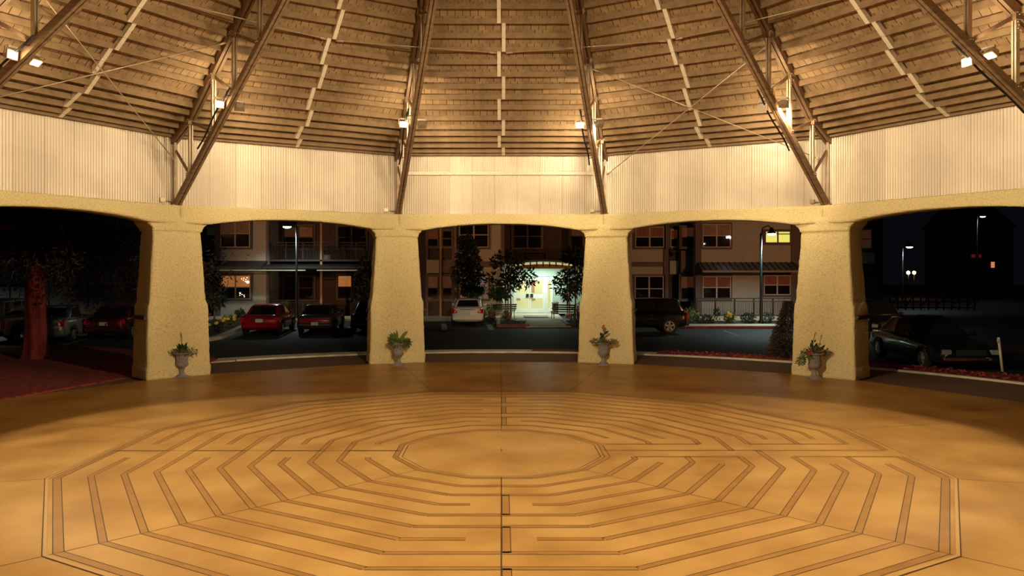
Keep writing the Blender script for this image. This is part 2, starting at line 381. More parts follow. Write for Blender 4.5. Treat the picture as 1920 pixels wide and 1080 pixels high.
# ---- trusses
WEB=[4.10,3.62,3.22,2.77,2.30,1.85,1.40,.95]
def lowz(r): return (1.645+.72*(4.42-r/H0))*H0
def make_truss():
    root=empty('roof_truss')
    def P(r,z,x=0): return Vector((x,r,z))
    for s in (-1,1):
        b=MB(); r0,r1=4.44*H0,.22*H0
        b.bar(P(r0,lowz(r0),s*.045),P(r1,lowz(r1),s*.045),.07,.15,0)
        b.build('lower_chord',M['timber'],root,bevel=.006)
    b=MB()
    pr=[(4.50*H0,0),(4.08*H0,0),(.25*H0,0)]
    for (r1,_),(r2,_) in zip(pr,pr[1:]):
        for s in (-1,1): b.bar(P(r1,hz(r1)-.02,s*.05),P(r2,hz(r2)-.02,s*.05),.075,.19,0)
    b.build('upper_chord',M['steel'],root,bevel=.006)
    k=MB(); k.box(-.06,.06,12.04,12.16-.04,4.43,hz(12.0)-.05); 
    rr=4.42*H0; zt=hz(rr)
    for i,w in enumerate(WEB):
        r=w*H0; b=MB(); 
        for s in (-1,1): b.bar(P(r,lowz(r)+.04,s*.032),P(r,hz(r)-.05,s*.032),.035,.085,0,(0,1,0))
        b.build('web_post',M['steelL'],root)
        rp=(WEB[i-1] if i else 4.43)*H0; zp=hz(rp)-.08 if i else hz(rp)-.36
        d=MB(); d.bar(P(rp,zp),P(r,lowz(r)+.06),.03,.075,0); d.build('web_diagonal',M['steel'],root)
        g=MB(); g.box(-.10,.10,r-.10,r+.10,hz(r)-.17,hz(r)-.03)
        for s in (-1,1):
            for q in range(4):
                g.blob((s*.105,r-.07+.045*q,hz(r)-.05-.035*(q%2)),.012,.012,.012,6,1); 
            for q in range(3): g.blob((s*.052,r+.02*(q%2),hz(r)-.2-.06*q),.012,.012,.012,6,1)
        g.build('gusset_plate',[M['steel'],M['bolt']],root)
        g=MB(); g.box(-.085,.085,r-.07,r+.07,lowz(r)+.02,lowz(r)+.13)
        for s in (-1,1):
            for q in range(2): g.blob((s*.088,r-.03+.06*q,lowz(r)+.09),.011,.011,.011,6,1)
        g.build('gusset_plate',[M['steel'],M['bolt']],root)
    b=MB(); b.box(-.12,.12,11.86,12.02,4.425,4.47); b.build('base_plate',M['steel'],root)
    # crossbar for the floodlights, black conduit hose beside the lower chord
    r=3.31*H0; b=MB(); b.bar((-.34,r,lowz(r)+.10),(.34,r,lowz(r)+.10),.04,.04); b.build('lamp_crossbar',M['steelL'],root)
    b=MB(); p=[Vector((-.21,r_*H0,lowz(r_*H0)+.02)) for r_ in (3.72,3.6,3.45,3.3,3.18)]
    p=[Vector((-.20+.02*math.sin(i),(3.78-.62*i/8)*H0,lowz((3.78-.62*i/8)*H0)+.0)) for i in range(9)]
    b.tube(p,.022,6); b.bar(p[1]+Vector((0,0,0)),p[1]+Vector((.18,0,.03)),.02,.02); b.bar(p[7],p[7]+Vector((.18,0,.03)),.02,.02)
    b.build('conduit_hose',M['black'],root)
    b=MB(); b.box(-.42,-.30,12.10-.2,12.10-.14,4.50,4.60); b.tube([(-.30,11.93,4.53),(-.12,11.95,4.53),(-.06,11.98,4.50)],.012,6); b.build('junction_box',M['housing'],root)
    return root
TN={15:'above the pillar right of the doorway',345:'above the pillar left of the doorway',45:'above the right-hand pillar',315:'above the left-hand pillar',75:'at the far right edge',285:'at the far left edge'}
truss=make_truss()
for j in range(12):
    az=15+30*j; t=truss if j==0 else copy_tree(truss)
    t.rotation_euler[2]=-R(az)
    tag(t,'timber and steel roof truss '+(TN.get(az) or 'in the part of the roof behind the viewer'),'truss','roof trusses')
# ---- floodlights and their light
def make_flood(mt):
    root=empty('floodlight'); b=MB()
    b.add([(-.12,.02,-.09),(.12,.02,-.09),(.12,.02,.09),(-.12,.02,.09),(-.07,-.12,-.05),(.07,-.12,-.05),(.07,-.12,.05),(-.07,-.12,.05)],[(0,1,5,4),(1,2,6,5),(2,3,7,6),(3,0,4,7),(4,5,6,7),(3,2,1,0)])
    b.build('housing',M['housing'],root,bevel=.008)
    MB().box(-.085,.085,.022,.030,-.06,.06).build('lens',mt,root)
    b=MB(); b.bar((-.13,-.02,0),(-.13,-.02,.13),.02,.012); b.bar((.13,-.02,0),(.13,-.02,.13),.02,.012); b.bar((-.13,-.02,.13),(.13,-.02,.13),.02,.012)
    b.build('yoke',M['housing'],root); return root
def spot(loc, tgt, power, col, size, blend=.5, rad=.12, name='spot'):
    l=bpy.data.lights.new(name,'SPOT'); l.energy=power; l.color=col; l.spot_size=R(size); l.spot_blend=blend; l.shadow_soft_size=rad
    o=bpy.data.objects.new(name,l); COL.objects.link(o); o.location=loc
    o.rotation_euler=(Vector(tgt)-Vector(loc)).to_track_quat('-Z','Y').to_euler(); return o
WARM=(1.0,.82,.51)
def flood(az, side, tgt, power, size, blend, lens, label):
    r=3.31*H0; c=pol(r,az,lowz(r)+.10-.14)
    tang=Vector((math.cos(R(az)),-math.sin(R(az)),0)); p=c+tang*(.25*side)
    fl=make_flood(M[lens]); d=(Vector(tgt)-p).normalized()
    fl.location=p; fl.rotation_euler=d.to_track_quat('Y','Z').to_euler()
    tag(fl,label,'floodlight','floodlights on the roof trusses')
    if power: spot(p+d*.06,tgt,power,WARM,size,blend)
    return fl

def rod(p,q,label,r=.013):
    p=Vector(p); q=Vector(q); b=MB(); b.tube([(0,0,0),q-p],r,6); dd=(q-p).normalized()
    b.tube([-dd*.02,dd*.16],r*2,6); b.tube([(q-p)-dd*.16,(q-p)+dd*.02],r*2,6)
    return tag(b.build('tie_rod',M['rod'],None,p),label,'tie rod','steel tie rods between the trusses')
def uppern(az,side): t=Vector((math.cos(R(az)),-math.sin(R(az)),0)); return pol(3.30*H0,az,hz(3.30*H0)-.10)+t*.10*side
def cornern(az,side): t=Vector((math.cos(R(az)),-math.sin(R(az)),0)); return pol(4.40*H0,az,5.62)+t*.10*side
rod(uppern(315,-1),cornern(285,1),'thin tie rod rising to the right across the roof bay at far left')
rod(uppern(285,1),cornern(315,-1),'thin tie rod falling to the right towards the left-hand pillar truss')
rod(uppern(15,1),cornern(45,-1),'thin tie rod falling to the right across the first bay right of centre')
rod(cornern(15,1),uppern(45,-1),'thin tie rod rising to the right across the first bay right of centre')
def midp(az,side):
    a=3.06*H0; v=Vector((side*.14,a,hz(a/C15)-.02)); v.rotate(Euler((0,0,-R(az)))); return v
for a1,a2,lb in ((300,330,'above the left-hand pillar'),(330,0,'above the pillar left of the doorway'),(0,30,'above the pillar right of the doorway'),(30,60,'above the right-hand pillar')):
    rod(midp(a1,1),midp(a2,-1),'near-level upper tie rod crossing the truss '+lb,.011)
POW_X=3900; POW_W=210; POW_FL=720; POW_UP=90; POW_ADDED=7000
LN={345:'above the pillar left of the doorway',15:'above the pillar right of the doorway',315:'above the left-hand pillar',45:'above the right-hand pillar',285:'at the far left edge of the roof',75:'at the far right edge of the roof'}
for j in range(12):
    az=(15+30*j)%360; near=az in LN; pos=LN.get(az,''); off=(az==45)
    for side in (-1,1):
        nm='left' if side<0 else 'right'
        lab=('%s floodlight, %s lamp of the pair %s'%('unlit' if off and side<0 else 'lit',nm,pos)) if near else 'floodlight on a truss behind the viewer, %s of its pair'%nm
        if side==-1:      # across the floor to the opposite pillars and wall
            flood(az,side,pol(11.5,az+180,4.7),POW_X if not off else 0,39,.6,'lens' if not off else 'lensoff',lab)
        elif az in (345,15,315,45):        # out and down on the wall beside it
            hot=az in (15,45)
            flood(az,side,pol(12,az-8 if hot else az+9,5.3),POW_W*(2.6 if hot else .6),100,1,'lens2',lab)
        else:             # down on the labyrinth
            flood(az,side,pol(4.2,az,0),POW_FL,66,.2,'lens2',lab)
    r=3.31*H0
    if near: spot(pol(r,az,lowz(r)+.2),pol(12.2,az,8.0),POW_UP,WARM,170,.8,.2)
# ================================================================ GROUND OUTSIDE
M['asphalt']=mat('asphalt',(.022,.019,.022),(.014,.012,.015),3,.75,.004,120)
M['gravel']=mat('brown_gravel',(.22,.115,.055),(.10,.05,.028),60,.95,.012,70,detail=3)
M['mulch']=mat('red_mulch',(.42,.05,.034),(.12,.016,.016),7,.95,.03,14,detail=8)
M['walk']=mat('pale_concrete',(.62,.52,.40),(.48,.39,.29),3,.85,.002,60)
M['redcurb']=mat('red_painted_curb',(.22,.05,.03),(.16,.04,.025),6,.8)
M['line']=mat('road_paint',(.45,.45,.44),(.28,.28,.28),8,.8)
M['soil']=mat('dark_soil',(.04,.03,.02),(.02,.015,.01),9,.95,.03,20)
M['bark']=mat('reddish_bark',(.32,.034,.03),(.11,.015,.014),9,.95,.03,10,stretch=(1,1,.15))
M['bark2']=mat('brown_bark',(.16,.10,.06),rough=.9)
M['leafA']=mat('dark_leaves',(.035,.06,.03),(.02,.035,.02),2,.6)
M['leafB']=mat('needle_foliage',(.07,.045,.04),(.03,.02,.018),2,.8)
M['leafC']=mat('bright_leaves',(.10,.17,.04),(.20,.22,.05),6,.5)
M['leafD']=mat('olive_leaves',(.23,.22,.06),(.10,.13,.04),9,.6)
M['yellow']=mat('yellow_petals',(.75,.6,.10),rough=.7)
M['redfl']=mat('red_petals',(.7,.05,.03),rough=.6); M['pinkfl']=mat('pink_petals',(.9,.62,.5),rough=.6); M['orangefl']=mat('orange_petals',(.8,.22,.05),rough=.6)
b=MB(); b.box(-130,130,-8,160,-.5,-.12); tag(b.build('ground_asphalt',M['asphalt']),'dark asphalt of the car park and road',None,None,'structure')
def ring(name,r0,r1,a0,a1,z0,z1,mt,label,n=40,kind='structure'):
    b=MB(); vs=[]
    for i in range(n+1):
        az=a0+(a1-a0)*i/n
        for r,z in ((r0,z0),(r0,z1),(r1,z1),(r1,z0)): vs.append(pol(r,az,z))
    fs=[(i*4+j,i*4+(j+1)%4,(i+1)*4+(j+1)%4,(i+1)*4+j) for i in range(n) for j in range(4)]+[(0,1,2,3),(n*4+3,n*4+2,n*4+1,n*4)]
    b.add(vs,fs); o=b.build(name,mt); return tag(o,label,None,None,kind)
ring('ground_gravel',11.4,14.52,-98,98,-.3,-.035,M['gravel'],'brown gravel strip between the floor slab and the curb')
b=MB(); 
ring('trim_curb',14.5,14.62,-34,98,-.3,.02,M['walk'],'thin pale concrete edging along the gravel')
ring('ground_curb_walk',14.62,15.55,-52,20,-.3,-.015,M['walk'],'tan concrete curb walk curving past the centre arch')
ring('ground_red_curb',14.62,15.7,4,10,-.29,-.008,M['redcurb'],'red painted stretch of the curb walk')
ring('ground_leaf_litter',14.62,16.2,20,98,-.3,-.02,M['mulch'],'strip of fallen red leaves beyond the gravel at right')
# mulch bed at left, with a gently wandering far edge
b=MB(); pts=[pol(11.6,-98),pol(11.6,-75),pol(11.9,-60),pol(12.6,-50),pol(13.2,-41),Vector((-8.8,12.4,0)),Vector((-9.6,13.6,0)),Vector((-12,14.6,0)),Vector((-15,16.2,0)),Vector((-20,17.4,0)),Vector((-30,17.8,0)),Vector((-45,17,0)),Vector((-45,-4,0))]
nn=len(pts); vs=[Vector((p.x,p.y,.0)) for p in pts]+[Vector((p.x,p.y,-.3)) for p in pts]
b.add(vs,[tuple(range(nn-1,-1,-1))]+[(i,(i+1)%nn,nn+(i+1)%nn,nn+i) for i in range(nn)])
tag(b.build('ground_mulch_bed',M['mulch']),'reddish mulch bed around the big tree at left',None,None,'structure')
b=MB()
ed=[Vector((-9.6,13.6,0)),Vector((-12,14.6,0)),Vector((-15,16.2,0)),Vector((-20,17.4,0)),Vector((-30,17.8,0))]
for p,q in zip(ed,ed[1:]): b.bar(p+Vector((0,.06,-.05)),q+Vector((0,.06,-.05)),.12,.16)
tag(b.build('trim_bed_edging',M['redcurb']),'reddish edging along the far side of the mulch bed',None,None,'structure')
# scattered fallen leaves
b=MB()
for i in range(600):
    if 1: p=pol(random.uniform(14.7,16),random.uniform(21,60),.0)
    else: p=Vector((random.uniform(-20,-11),random.uniform(7,14),.02))
    if not i%3 and (p.length<12.6): continue
    a=random.uniform(0,6.28); b.leaf(p+Vector((0,0,.0)),(math.cos(a),math.sin(a),random.uniform(0,.7)),random.uniform(.06,.14),.07)
tag(b.build('fallen_leaves',M['mulch']),'scattered fallen leaves on the ground beyond the gravel','leaves',None,'stuff')

# ================================================================ PLANTS
def foliage(name, cs, n, L, w, mt, parent=None, droop=0, label=None):
    b=MB()
    for (c,r) in cs:
        for i in range(n):
            d=Vector((random.gauss(0,1),random.gauss(0,1),random.gauss(0,1))).normalized(); k=random.random()**.4
            p=Vector(c)+Vector((d.x*r[0],d.y*r[1],d.z*r[2]))*k
            dd=(d*.6+Vector((random.uniform(-1,1),random.uniform(-1,1),random.uniform(-1,1)-droop)))
            b.leaf(p,dd,L*random.uniform(.7,1.3),w)
    return b.build(name,mt,parent)
def tree(name, base, h, trunk_r, cs, n, L, w, leafm, barkm, label, cat='tree', group=None, branches=6, droop=.2):
    root=empty(name,base); b=MB()
    pts=[(0,0,0)]+[(random.uniform(-.04,.04)*h*.3,random.uniform(-.04,.04)*h*.3,h*k/6) for k in range(1,7)]
    b.tube(pts,[trunk_r*(1.25 if k==0 else 1-.12*k) for k in range(7)],8)
    b.build('trunk',barkm,root)
    b=MB()
    for i in range(branches):
        c,r=cs[i%len(cs)]; z0=max(.35*h,c[2]-r[2]*.8); tgt=Vector(c)+Vector((random.uniform(-.7,.7)*r[0],random.uniform(-.7,.7)*r[1],random.uniform(0,.8)*r[2]))
        s=Vector((0,0,min(z0,h*.9))); mid=(s+tgt)/2+Vector((0,0,.1*h*random.random()))
        b.tube([s,mid,tgt],[trunk_r*.5,trunk_r*.3,trunk_r*.1],5)
    b.build('branches',barkm,root)
    foliage('foliage',cs,n,L,w,leafm,root,droop)
    return tag(root,label,cat,group)
# the big dark juniper at left
random.seed(11)
jb=Vector((wx(68,dg(671)),dg(671)-D0,-.02)); root=empty('juniper_tree',jb)
b=MB(); n=20; zs=[0,.08,.25,.6,1.2,1.8,2.4,3.0,3.8,5,6.5,8]; vs=[]
for z in zs:
    rr=.33+.14*math.exp(-z*4)-.02*z
    for k in range(n):
        a=2*PI*k/n; q=rr*(1+.12*math.cos(5*a+z*.6)+.10*noise.noise(Vector((math.cos(a)*3,math.sin(a)*3,z*.8)))); vs.append((q*math.cos(a),q*math.sin(a),z))
b.add(vs,[(i*n+k,i*n+(k+1)%n,(i+1)*n+(k+1)%n,(i+1)*n+k) for i in range(len(zs)-1) for k in range(n)]+[tuple((len(zs)-1)*n+k for k in range(n))],0,True)
b.build('trunk',M['bark'],root)
b=MB(); ends=[]
for i in range(64):
    a=random.uniform(0,2*PI); L=random.uniform(1.8,5.2); z=random.uniform(2.9,6.5); p=[Vector((0,0,z))]
    for s_ in range(1,6): t=s_/5; p.append(Vector((math.cos(a+.15*math.sin(i+s_))*L*t,math.sin(a+.15*math.sin(i+s_))*L*t,z+.8*math.sin(t*2.4)-1.3*t*t+random.uniform(-.12,.12))))
    b.tube(p,[.085*(1-.85*k/5) for k in range(6)],5,0); ends+=p[2:]
b.build('branches',M['bark'],root)
b=MB()
for i in range(60):
    a=random.uniform(0,2*PI); ends.append(Vector((math.cos(a)*.7,math.sin(a)*.7,random.uniform(3.1,6))))
for e in ends:
    for i in range(130):
        d=Vector((random.gauss(0,1),random.gauss(0,1),random.gauss(0,.8))); p=e+d*.45
        b.leaf(p,(random.uniform(-1,1),random.uniform(-1,1),random.uniform(-1.2,.5)),random.uniform(.12,.25),.045)
b.build('foliage',M['leafB'],root)
tag(root,'large dark juniper tree with reddish trunk in the mulch bed at left','tree')
# young trees by the doorway
def gp(px,py): d=dg(py); return Vector((wx(px,d),d-D0,-.05))
random.seed(5)
def rel(base,px,py,d=None):
    d=(base.y+D0) if d is None else d
    return (wx(px,d)-base.x,0,wz(py,d)-base.z)
b0=gp(957,607); S_=(b0.y+D0)/F
tree('young_tree',b0,rel(b0,957,505)[2],.055,[(rel(b0,945,530),(35*S_,.8,22*S_)),(rel(b0,975,520),(32*S_,.8,20*S_)),(rel(b0,950,490),(30*S_,.8,20*S_)),(rel(b0,935,552),(18*S_,.6,9*S_))],210,.30,.11,M['leafA'],M['bark2'],'slender young tree in front of the left side of the lit doorway',branches=14)
b0=gp(1079,610)
tree('young_tree',b0,rel(b0,1079,505)[2],.055,[(rel(b0,1062,535),(26*S_,.8,26*S_)),(rel(b0,1085,520),(26*S_,.9,36*S_)),(rel(b0,1080,480),(20*S_,.8,16*S_))],300,.30,.11,M['leafA'],M['bark2'],'dense young tree covering the right side of the lit doorway',branches=14)
b0=gp(880,598.5)
tree('leafy_tree',b0,rel(b0,880,500)[2],.07,[(rel(b0,878,480),(24*S_,.8,26*S_)),(rel(b0,878,512),(32*S_,.9,26*S_)),(rel(b0,884,545),(22*S_,.8,10*S_)),(rel(b0,876,455),(14*S_,.6,12*S_))],520,.28,.14,M['leafA'],M['bark2'],'dark full tree behind the white car, against the windows')
b0=gp(402,612)
tree('leafy_tree',b0,rel(b0,402,520)[2],.06,[(rel(b0,396,525),(16*S_,.7,22*S_)),(rel(b0,404,555),(18*S_,.8,24*S_))],420,.22,.12,M['leafA'],M['bark2'],'small dark tree left of the lit window, behind the left pillar')
b0=gp(690,606)
tree('leafy_tree',b0,rel(b0,690,500)[2],.06,[(rel(b0,690,515),(26*S_,.8,36*S_)),(rel(b0,682,560),(20*S_,.8,26*S_))],420,.22,.12,M['leafA'],M['bark2'],'dark tree beside the pillar left of the doorway, above the black car')
# conifer at right, in the leaf litter
b0=Vector((wx(1478,dg(668)),dg(668)-D0,-.02)); root=empty('conifer',b0); s0=dg(668)/F
MB().tube([(0,0,0),(0,0,1.75)],[.05,.015],6).build('trunk',M['bark2'],root)
b=MB()
for i in range(4200):
    t=random.random()**1.3; z=.05+1.75*t; rr=(1-t)*.62+.06; a=random.uniform(0,2*PI); k=random.random()**.5
    b.leaf((math.cos(a)*rr*k,math.sin(a)*rr*k,z),(math.cos(a),math.sin(a),-.3+random.uniform(-.4,.4)),.13,.035)
b.build('foliage',mat('conifer_needles',(.05,.04,.025),(.07,.025,.018),5,.8),root)
tag(root,'small dark conifer beside the right-hand pillar, in front of the railing','conifer')
# shrubs
def shrub(px,py,w,h,label,leafm='leafA',flowers=0,n=260,cat='shrub',group=None,fm='yellow'):
    b0=gp(px,py); s=(b0.y+D0)/F; root=empty('flowering_shrub' if flowers else 'garden_shrub',b0)
    foliage('foliage',[((0,0,h*s*.5),(w*s*.5,w*s*.4,h*s*.5))],n,.16,.07,M[leafm],root)
    for i in range(flowers):
        f=MB(); a=random.uniform(-1,1); f.blob((a*w*s*.45,-w*s*.3,h*s*random.uniform(.55,1.0)),.10,.09,.075,8)
        f.build('flower_head',M[fm],root)
    return tag(root,label,cat,group)
shrub(430,612,34,22,'shrub with pale yellow flower heads left of the red car','leafC',7)
shrub(450,601,18,22,'small dark pointed shrub right of the yellow flowers, under the lit window')
shrub(405,622,26,24,'low dark shrub with yellowish tips at the pillar edge','leafA',3)
shrub(1290,603,40,26,'leafy green shrub just behind the black car','leafC')
shrub(1322,607,34,18,'low green shrub by the start of the railing','leafA')
shrub(1368,606,20,22,'shrub with bright yellow flowers in front of the railing','leafC',6)
shrub(1402,607,26,22,'dark shrub between the yellow flowers and the lamp post','leafA')
shrub(1440,606,24,22,'thin dark shrub right of the lamp post','leafA',0,140)
shrub(920,603,20,10,'low tuft of plants right of the white car','leafA')
shrub(1345,604,12,30,'narrow upright shrub before the railing','leafA',0,90)

# ---- urns
def urn_prof():
    return [(.155,0),(.155,.035),(.14,.05),(.085,.085),(.06,.12),(.052,.18),(.060,.205),(.075,.215),(.072,.225),(.06,.235),(.075,.25),(.125,.285),(.155,.325),(.162,.355),(.160,.372),(.140,.385),(.143,.42),(.150,.50),(.165,.56),(.195,.60),(.235,.62),(.245,.635),(.24,.65),(.22,.652),(.205,.635),(.19,.60)]
M['urn']=mat('grey_urn',(.36,.31,.30),(.26,.22,.22),14,.7,.002,40)
def urn(px,py,label,kind):
    d=dg(py); root=empty('planted_urn',(wx(px,d),d-D0,0)); b=MB(); k=1.0
    b.box(-.15,.15,-.15,.15,0,.03); b.lathe(urn_prof(),40,(0,0,.0),0,(.39,.585,.07)); b.build('urn',M['urn'],root)
    MB().lathe([(.01,.60),(.19,.605),(.19,.612),(.01,.62)],16).build('soil',M['soil'],root)
    random.seed(px)
    def blade(p,d,L,w,c=.25):
        p=Vector(p); d=Vector(d).normalized(); sd=d.cross(Vector((0,1,0.2))).normalized(); vs=[]; fs=[]
        for i in range(6):
            t=i/5; q=p+d*L*t+Vector((0,0,-c*L*t*t)); ww=w*math.sin(PI*min(1,.12+t*.88))/2; vs+=[q-sd*ww,q+Vector((0,.15*ww,0)),q+sd*ww]
            if i: o=(i-1)*3; fs+=[(o,o+1,o+4,o+3),(o+1,o+2,o+5,o+4)]
        return vs,fs
    def leafpart(p,d,L,w,mt='leafC',c=.2):
        v,f=blade(p,d,L,w,c); return MB().add(v,f,0,True).build('broad_leaf',M[mt],root)
    def fl(p,r,mt): return MB().blob(p,r,r,r*.8,8).build('flower',M[mt],root)
    if kind==0:
        for dx,L,w in ((-.5,.42,.11),(-.15,.34,.10),(.12,.36,.11),(.5,.30,.07),(.28,.38,.08)): leafpart((dx*.1,0,.62),(dx,random.uniform(-.4,.1),1),L,w,'leafA')
        MB().tube([(0,0,.62),(0,0,.95),(-.02,0,1.16)],.008,5).build('flower_stalk',M['leafD'],root)
        leafpart((0,0,1.0),(-.2,0,1),.16,.03,'leafD')
        foliage('trailing_foliage',[((-.20,-.05,.66),(.18,.15,.07)),((.22,-.05,.67),(.20,.15,.11)),((0,-.1,.66),(.2,.12,.08))],170,.07,.025,M['leafD'],root)
        fl((-.02,-.2,.66),.035,'redfl')
    if kind==1:
        for i in range(16):
            a=random.uniform(-1,1); leafpart((a*.08-.02,random.uniform(-.08,.08),.62+random.uniform(0,.18)),(a*.9,random.uniform(-.6,.2),1.1),random.uniform(.22,.36),.075,'leafC',.15)
        foliage('trailing_foliage',[((-.06,-.12,.68),(.20,.12,.12)),((.20,-.06,.66),(.17,.14,.11))],240,.09,.045,M['leafC'],root)
        leafpart((.15,-.05,.66),(1.1,-.2,.1),.30,.045,'leafD',.5)
    if kind==2:
        MB().tube([(0,0,.62),(.02,0,.85),(.0,0,1.06)],.009,5).build('flower_stalk',M['leafA'],root)
        leafpart((.02,0,.88),(.8,-.1,.9),.22,.08,'leafA'); leafpart((.0,0,.80),(-.5,-.2,1),.22,.10,'leafA'); leafpart((-.03,0,.70),(-.3,-.3,1),.2,.1,'leafA')
        fl((0,-.01,1.09),.05,'orangefl'); fl((.01,-.02,1.14),.035,'redfl')
        foliage('trailing_foliage',[((-.20,-.06,.69),(.2,.15,.08)),((.20,-.06,.68),(.20,.15,.07)),((0,-.1,.67),(.2,.15,.07))],200,.08,.02,M['leafD'],root)
        for p in ((-.28,-.15,.70),(-.22,-.2,.69),(-.25,-.12,.78),(-.14,-.15,.80),(.10,-.2,.74),(.17,-.2,.73)): fl(p,.025,'pinkfl')
        fl((.06,-.2,.73),.035,'redfl')
    if kind==3:
        for dx,L,w in ((-.25,.36,.12),(.1,.34,.13),(.7,.36,.09),(-.9,.28,.03),(-.6,.3,.03),(.3,.26,.1)): leafpart((dx*.08,0,.62),(dx,random.uniform(-.4,.1),1),L,w,'leafA',.12)
        MB().tube([(0,0,.62),(-.04,0,.9),(.02,0,1.13)],.008,5).build('flower_stalk',M['leafA'],root)
        leafpart((-.04,0,.88),(-.2,0,1),.14,.05,'leafA'); leafpart((-.0,0,.92),(.4,0,1),.10,.04,'leafA')
        fl((.03,-.01,1.16),.03,'orangefl'); fl((0,-.01,1.12),.022,'orangefl')
        foliage('trailing_foliage',[((-.22,-.08,.62),(.14,.12,.12)),((-.38,-.10,.46),(.10,.08,.10)),((.20,-.05,.66),(.2,.12,.06)),((0,-.1,.68),(.22,.12,.1))],150,.07,.03,M['leafD'],root)
        for p in ((-.24,-.16,.72),(-.20,-.2,.66),(-.14,-.2,.68),(.14,-.18,.72)): fl(p,.032,'redfl')
    return tag(root,label,'urn','planted grey urns in front of the pillars')
urn(341,708,'grey urn with spiky green leaves and one red flower, before the left-hand pillar',0)
urn(747,685,'grey urn with tall bushy green leaves, before the pillar left of the doorway',1)
urn(1131,684.5,'grey urn with pink and orange flowers, before the pillar right of the doorway',2)
urn(1527,710,'grey urn with trailing stems and red flowers, before the right-hand pillar',3)

# ================================================================ STREET FURNITURE
M['pole']=mat('dark_pole',(.03,.03,.03),rough=.4,metal=.6)
M['bulb']=mat('lamp_bulb',(1,1,1),emit=(.80,1.0,.90),estr=25)
M['bulbY']=mat('yellow_lamp_bulb',(1,1,1),emit=(1,.85,.35),estr=12)
M['bulbO']=mat('orange_lamp_bulb',(1,1,1),emit=(1,.45,.10),estr=12)
COOL=(.72,1.0,.95)
def street_lamp(px,d,pyh,side,label,power=900,bulb='bulb',arm=.55,spots=True,r=.07):
    x=wx(px,d); y=d-D0; z=wz(pyh,d); root=empty('street_lamp',(x,y,-.12)); z+=.12
    b=MB(); b.lathe([(.16,0),(.16,.25),(.09,.3),(r,.6),(r*.8,z+.02)],14); b.build('pole',M['pole'],root)
    b=MB(); b.tube([(0,0,z-.05),(side*arm*.15,0,z+.30),(side*arm*.7,0,z+.42),(side*arm,0,z+.25)],.03,8); b.build('arm',M['pole'],root)
    b=MB(); b.lathe([(.03,.32),(.10,.28),(.13,.12),(.26,.04),(.30,.0),(.27,.0),(.2,.05),(.05,.1)],20,(side*arm,0,z)); b.build('shade',M['pole'],root)
    b=MB(); b.blob((side*arm,0,z+.0),.24,.24,.09,14); b.build('lamp_glass',M[bulb],root)
    if spots: spot((x+side*arm,y-.0,z-.25),(x+side*arm*.9,y,0),power,COOL,150,.4,.15,'street_lamp_light')
    return tag(root,label,'street lamp')
street_lamp(556,45,425,-1,'tall street lamp between the red car and the maroon sedan',420)
street_lamp(1427,40.5,438,1,'tall street lamp standing at the railing on the right',650)
street_lamp(1692,60,463,1,'distant white street lamp over the dark car park at right',160)
street_lamp(1832,75,406,1,'distant yellow street lamp highest in the far right arch',60,'bulbY')
for px,label in ((1714,'small orange lamp glowing in the dark behind the cars at right'),(1703,'dimmer orange lamp just left of the small orange lamp')):
    d=85; root=empty('path_lamp',(wx(px,d),d-D0,-.12)); z=wz(513,d)+.12
    MB().tube([(0,0,0),(0,0,z)],.06,6).build('post',M['pole'],root); MB().blob((0,0,z+.1),.20,.2,.2,8).build('globe',M['bulbO' if px==1714 else 'bulbY'],root)
    tag(root,label,'lamp')
# leaning bollard
d=21.2; b=MB(); b.tube([(0,0,0),(-.115,0,.93)],.035,10,0); b.tube([(-.1155,0,.79),(-.1195,0,.90)],.037,10,1)
tag(b.build('leaning_post',[M['walk'],M['line']],None,(wx(1880,d),d-D0,-.02)),'slim pale leaning post at the far right edge of the gravel','post')
# low timber guard rail far right
d=58; root=empty('guard_rail',(wx(1740,d),d-D0,-.12)); b=MB(); wlen=(1828-1655)/F*d
for z in (.95,.55,.1): MB().box(-wlen/2,wlen/2,-.05,.05,z,z+.10).build('rail',M['bark'],root)
n=0
for i in range(13):
    x=-wlen/2+wlen*i/12; MB().box(x-.05,x+.05,-.09,-.05,0,1.12).build('post',M['bark'],root)
    if i<12 and i%2: MB().bar((x,-.02,.15),(x+wlen/12,-.02,1.0),.05,.08).build('brace',M['bark'],root)
tag(root,'low reddish timber guard rail in the dark beyond the car park at right','guard rail')
# parking lines
def line(pxa,pya,pxb,pyb,w=.12,nm='parking_line',lab=''):
    da,db=dg(pya),dg(pyb); s=1+.12/H0
    p=Vector((wx(pxa,da)*s,da*s-D0,-.116)); q=Vector((wx(pxb,db)*s,db*s-D0,-.116)); dd=(q-p).normalized(); n=Vector((-dd.y,dd.x,0))*w/2
    b=MB(); b.add([p-n,q-n,q+n,p+n],[(0,1,2,3)]); o=b.build(nm,M['line']); tag(o,lab,'road marking','painted road markings')
line(522,632,560,614,lab='white stall line between the red car and the maroon sedan')
line(632,628,655,613,lab='white stall line between the maroon sedan and the black car')
line(100,652,168,634,lab='white stall line between the silver and the dark red car at left')
line(0,654,46,642,lab='white stall line by the white off-roader at left')
line(1358,620,1384,629,.09,lab='short slanting white mark on the road below the railing')
line(1366,629.5,1398,629.5,.09,lab='short level white mark on the road below the railing')
line(832,607,834,619,.28,lab='wide white block mark left of the white car')
line(916,608,922,619,.28,lab='wide white block mark right of the white car')

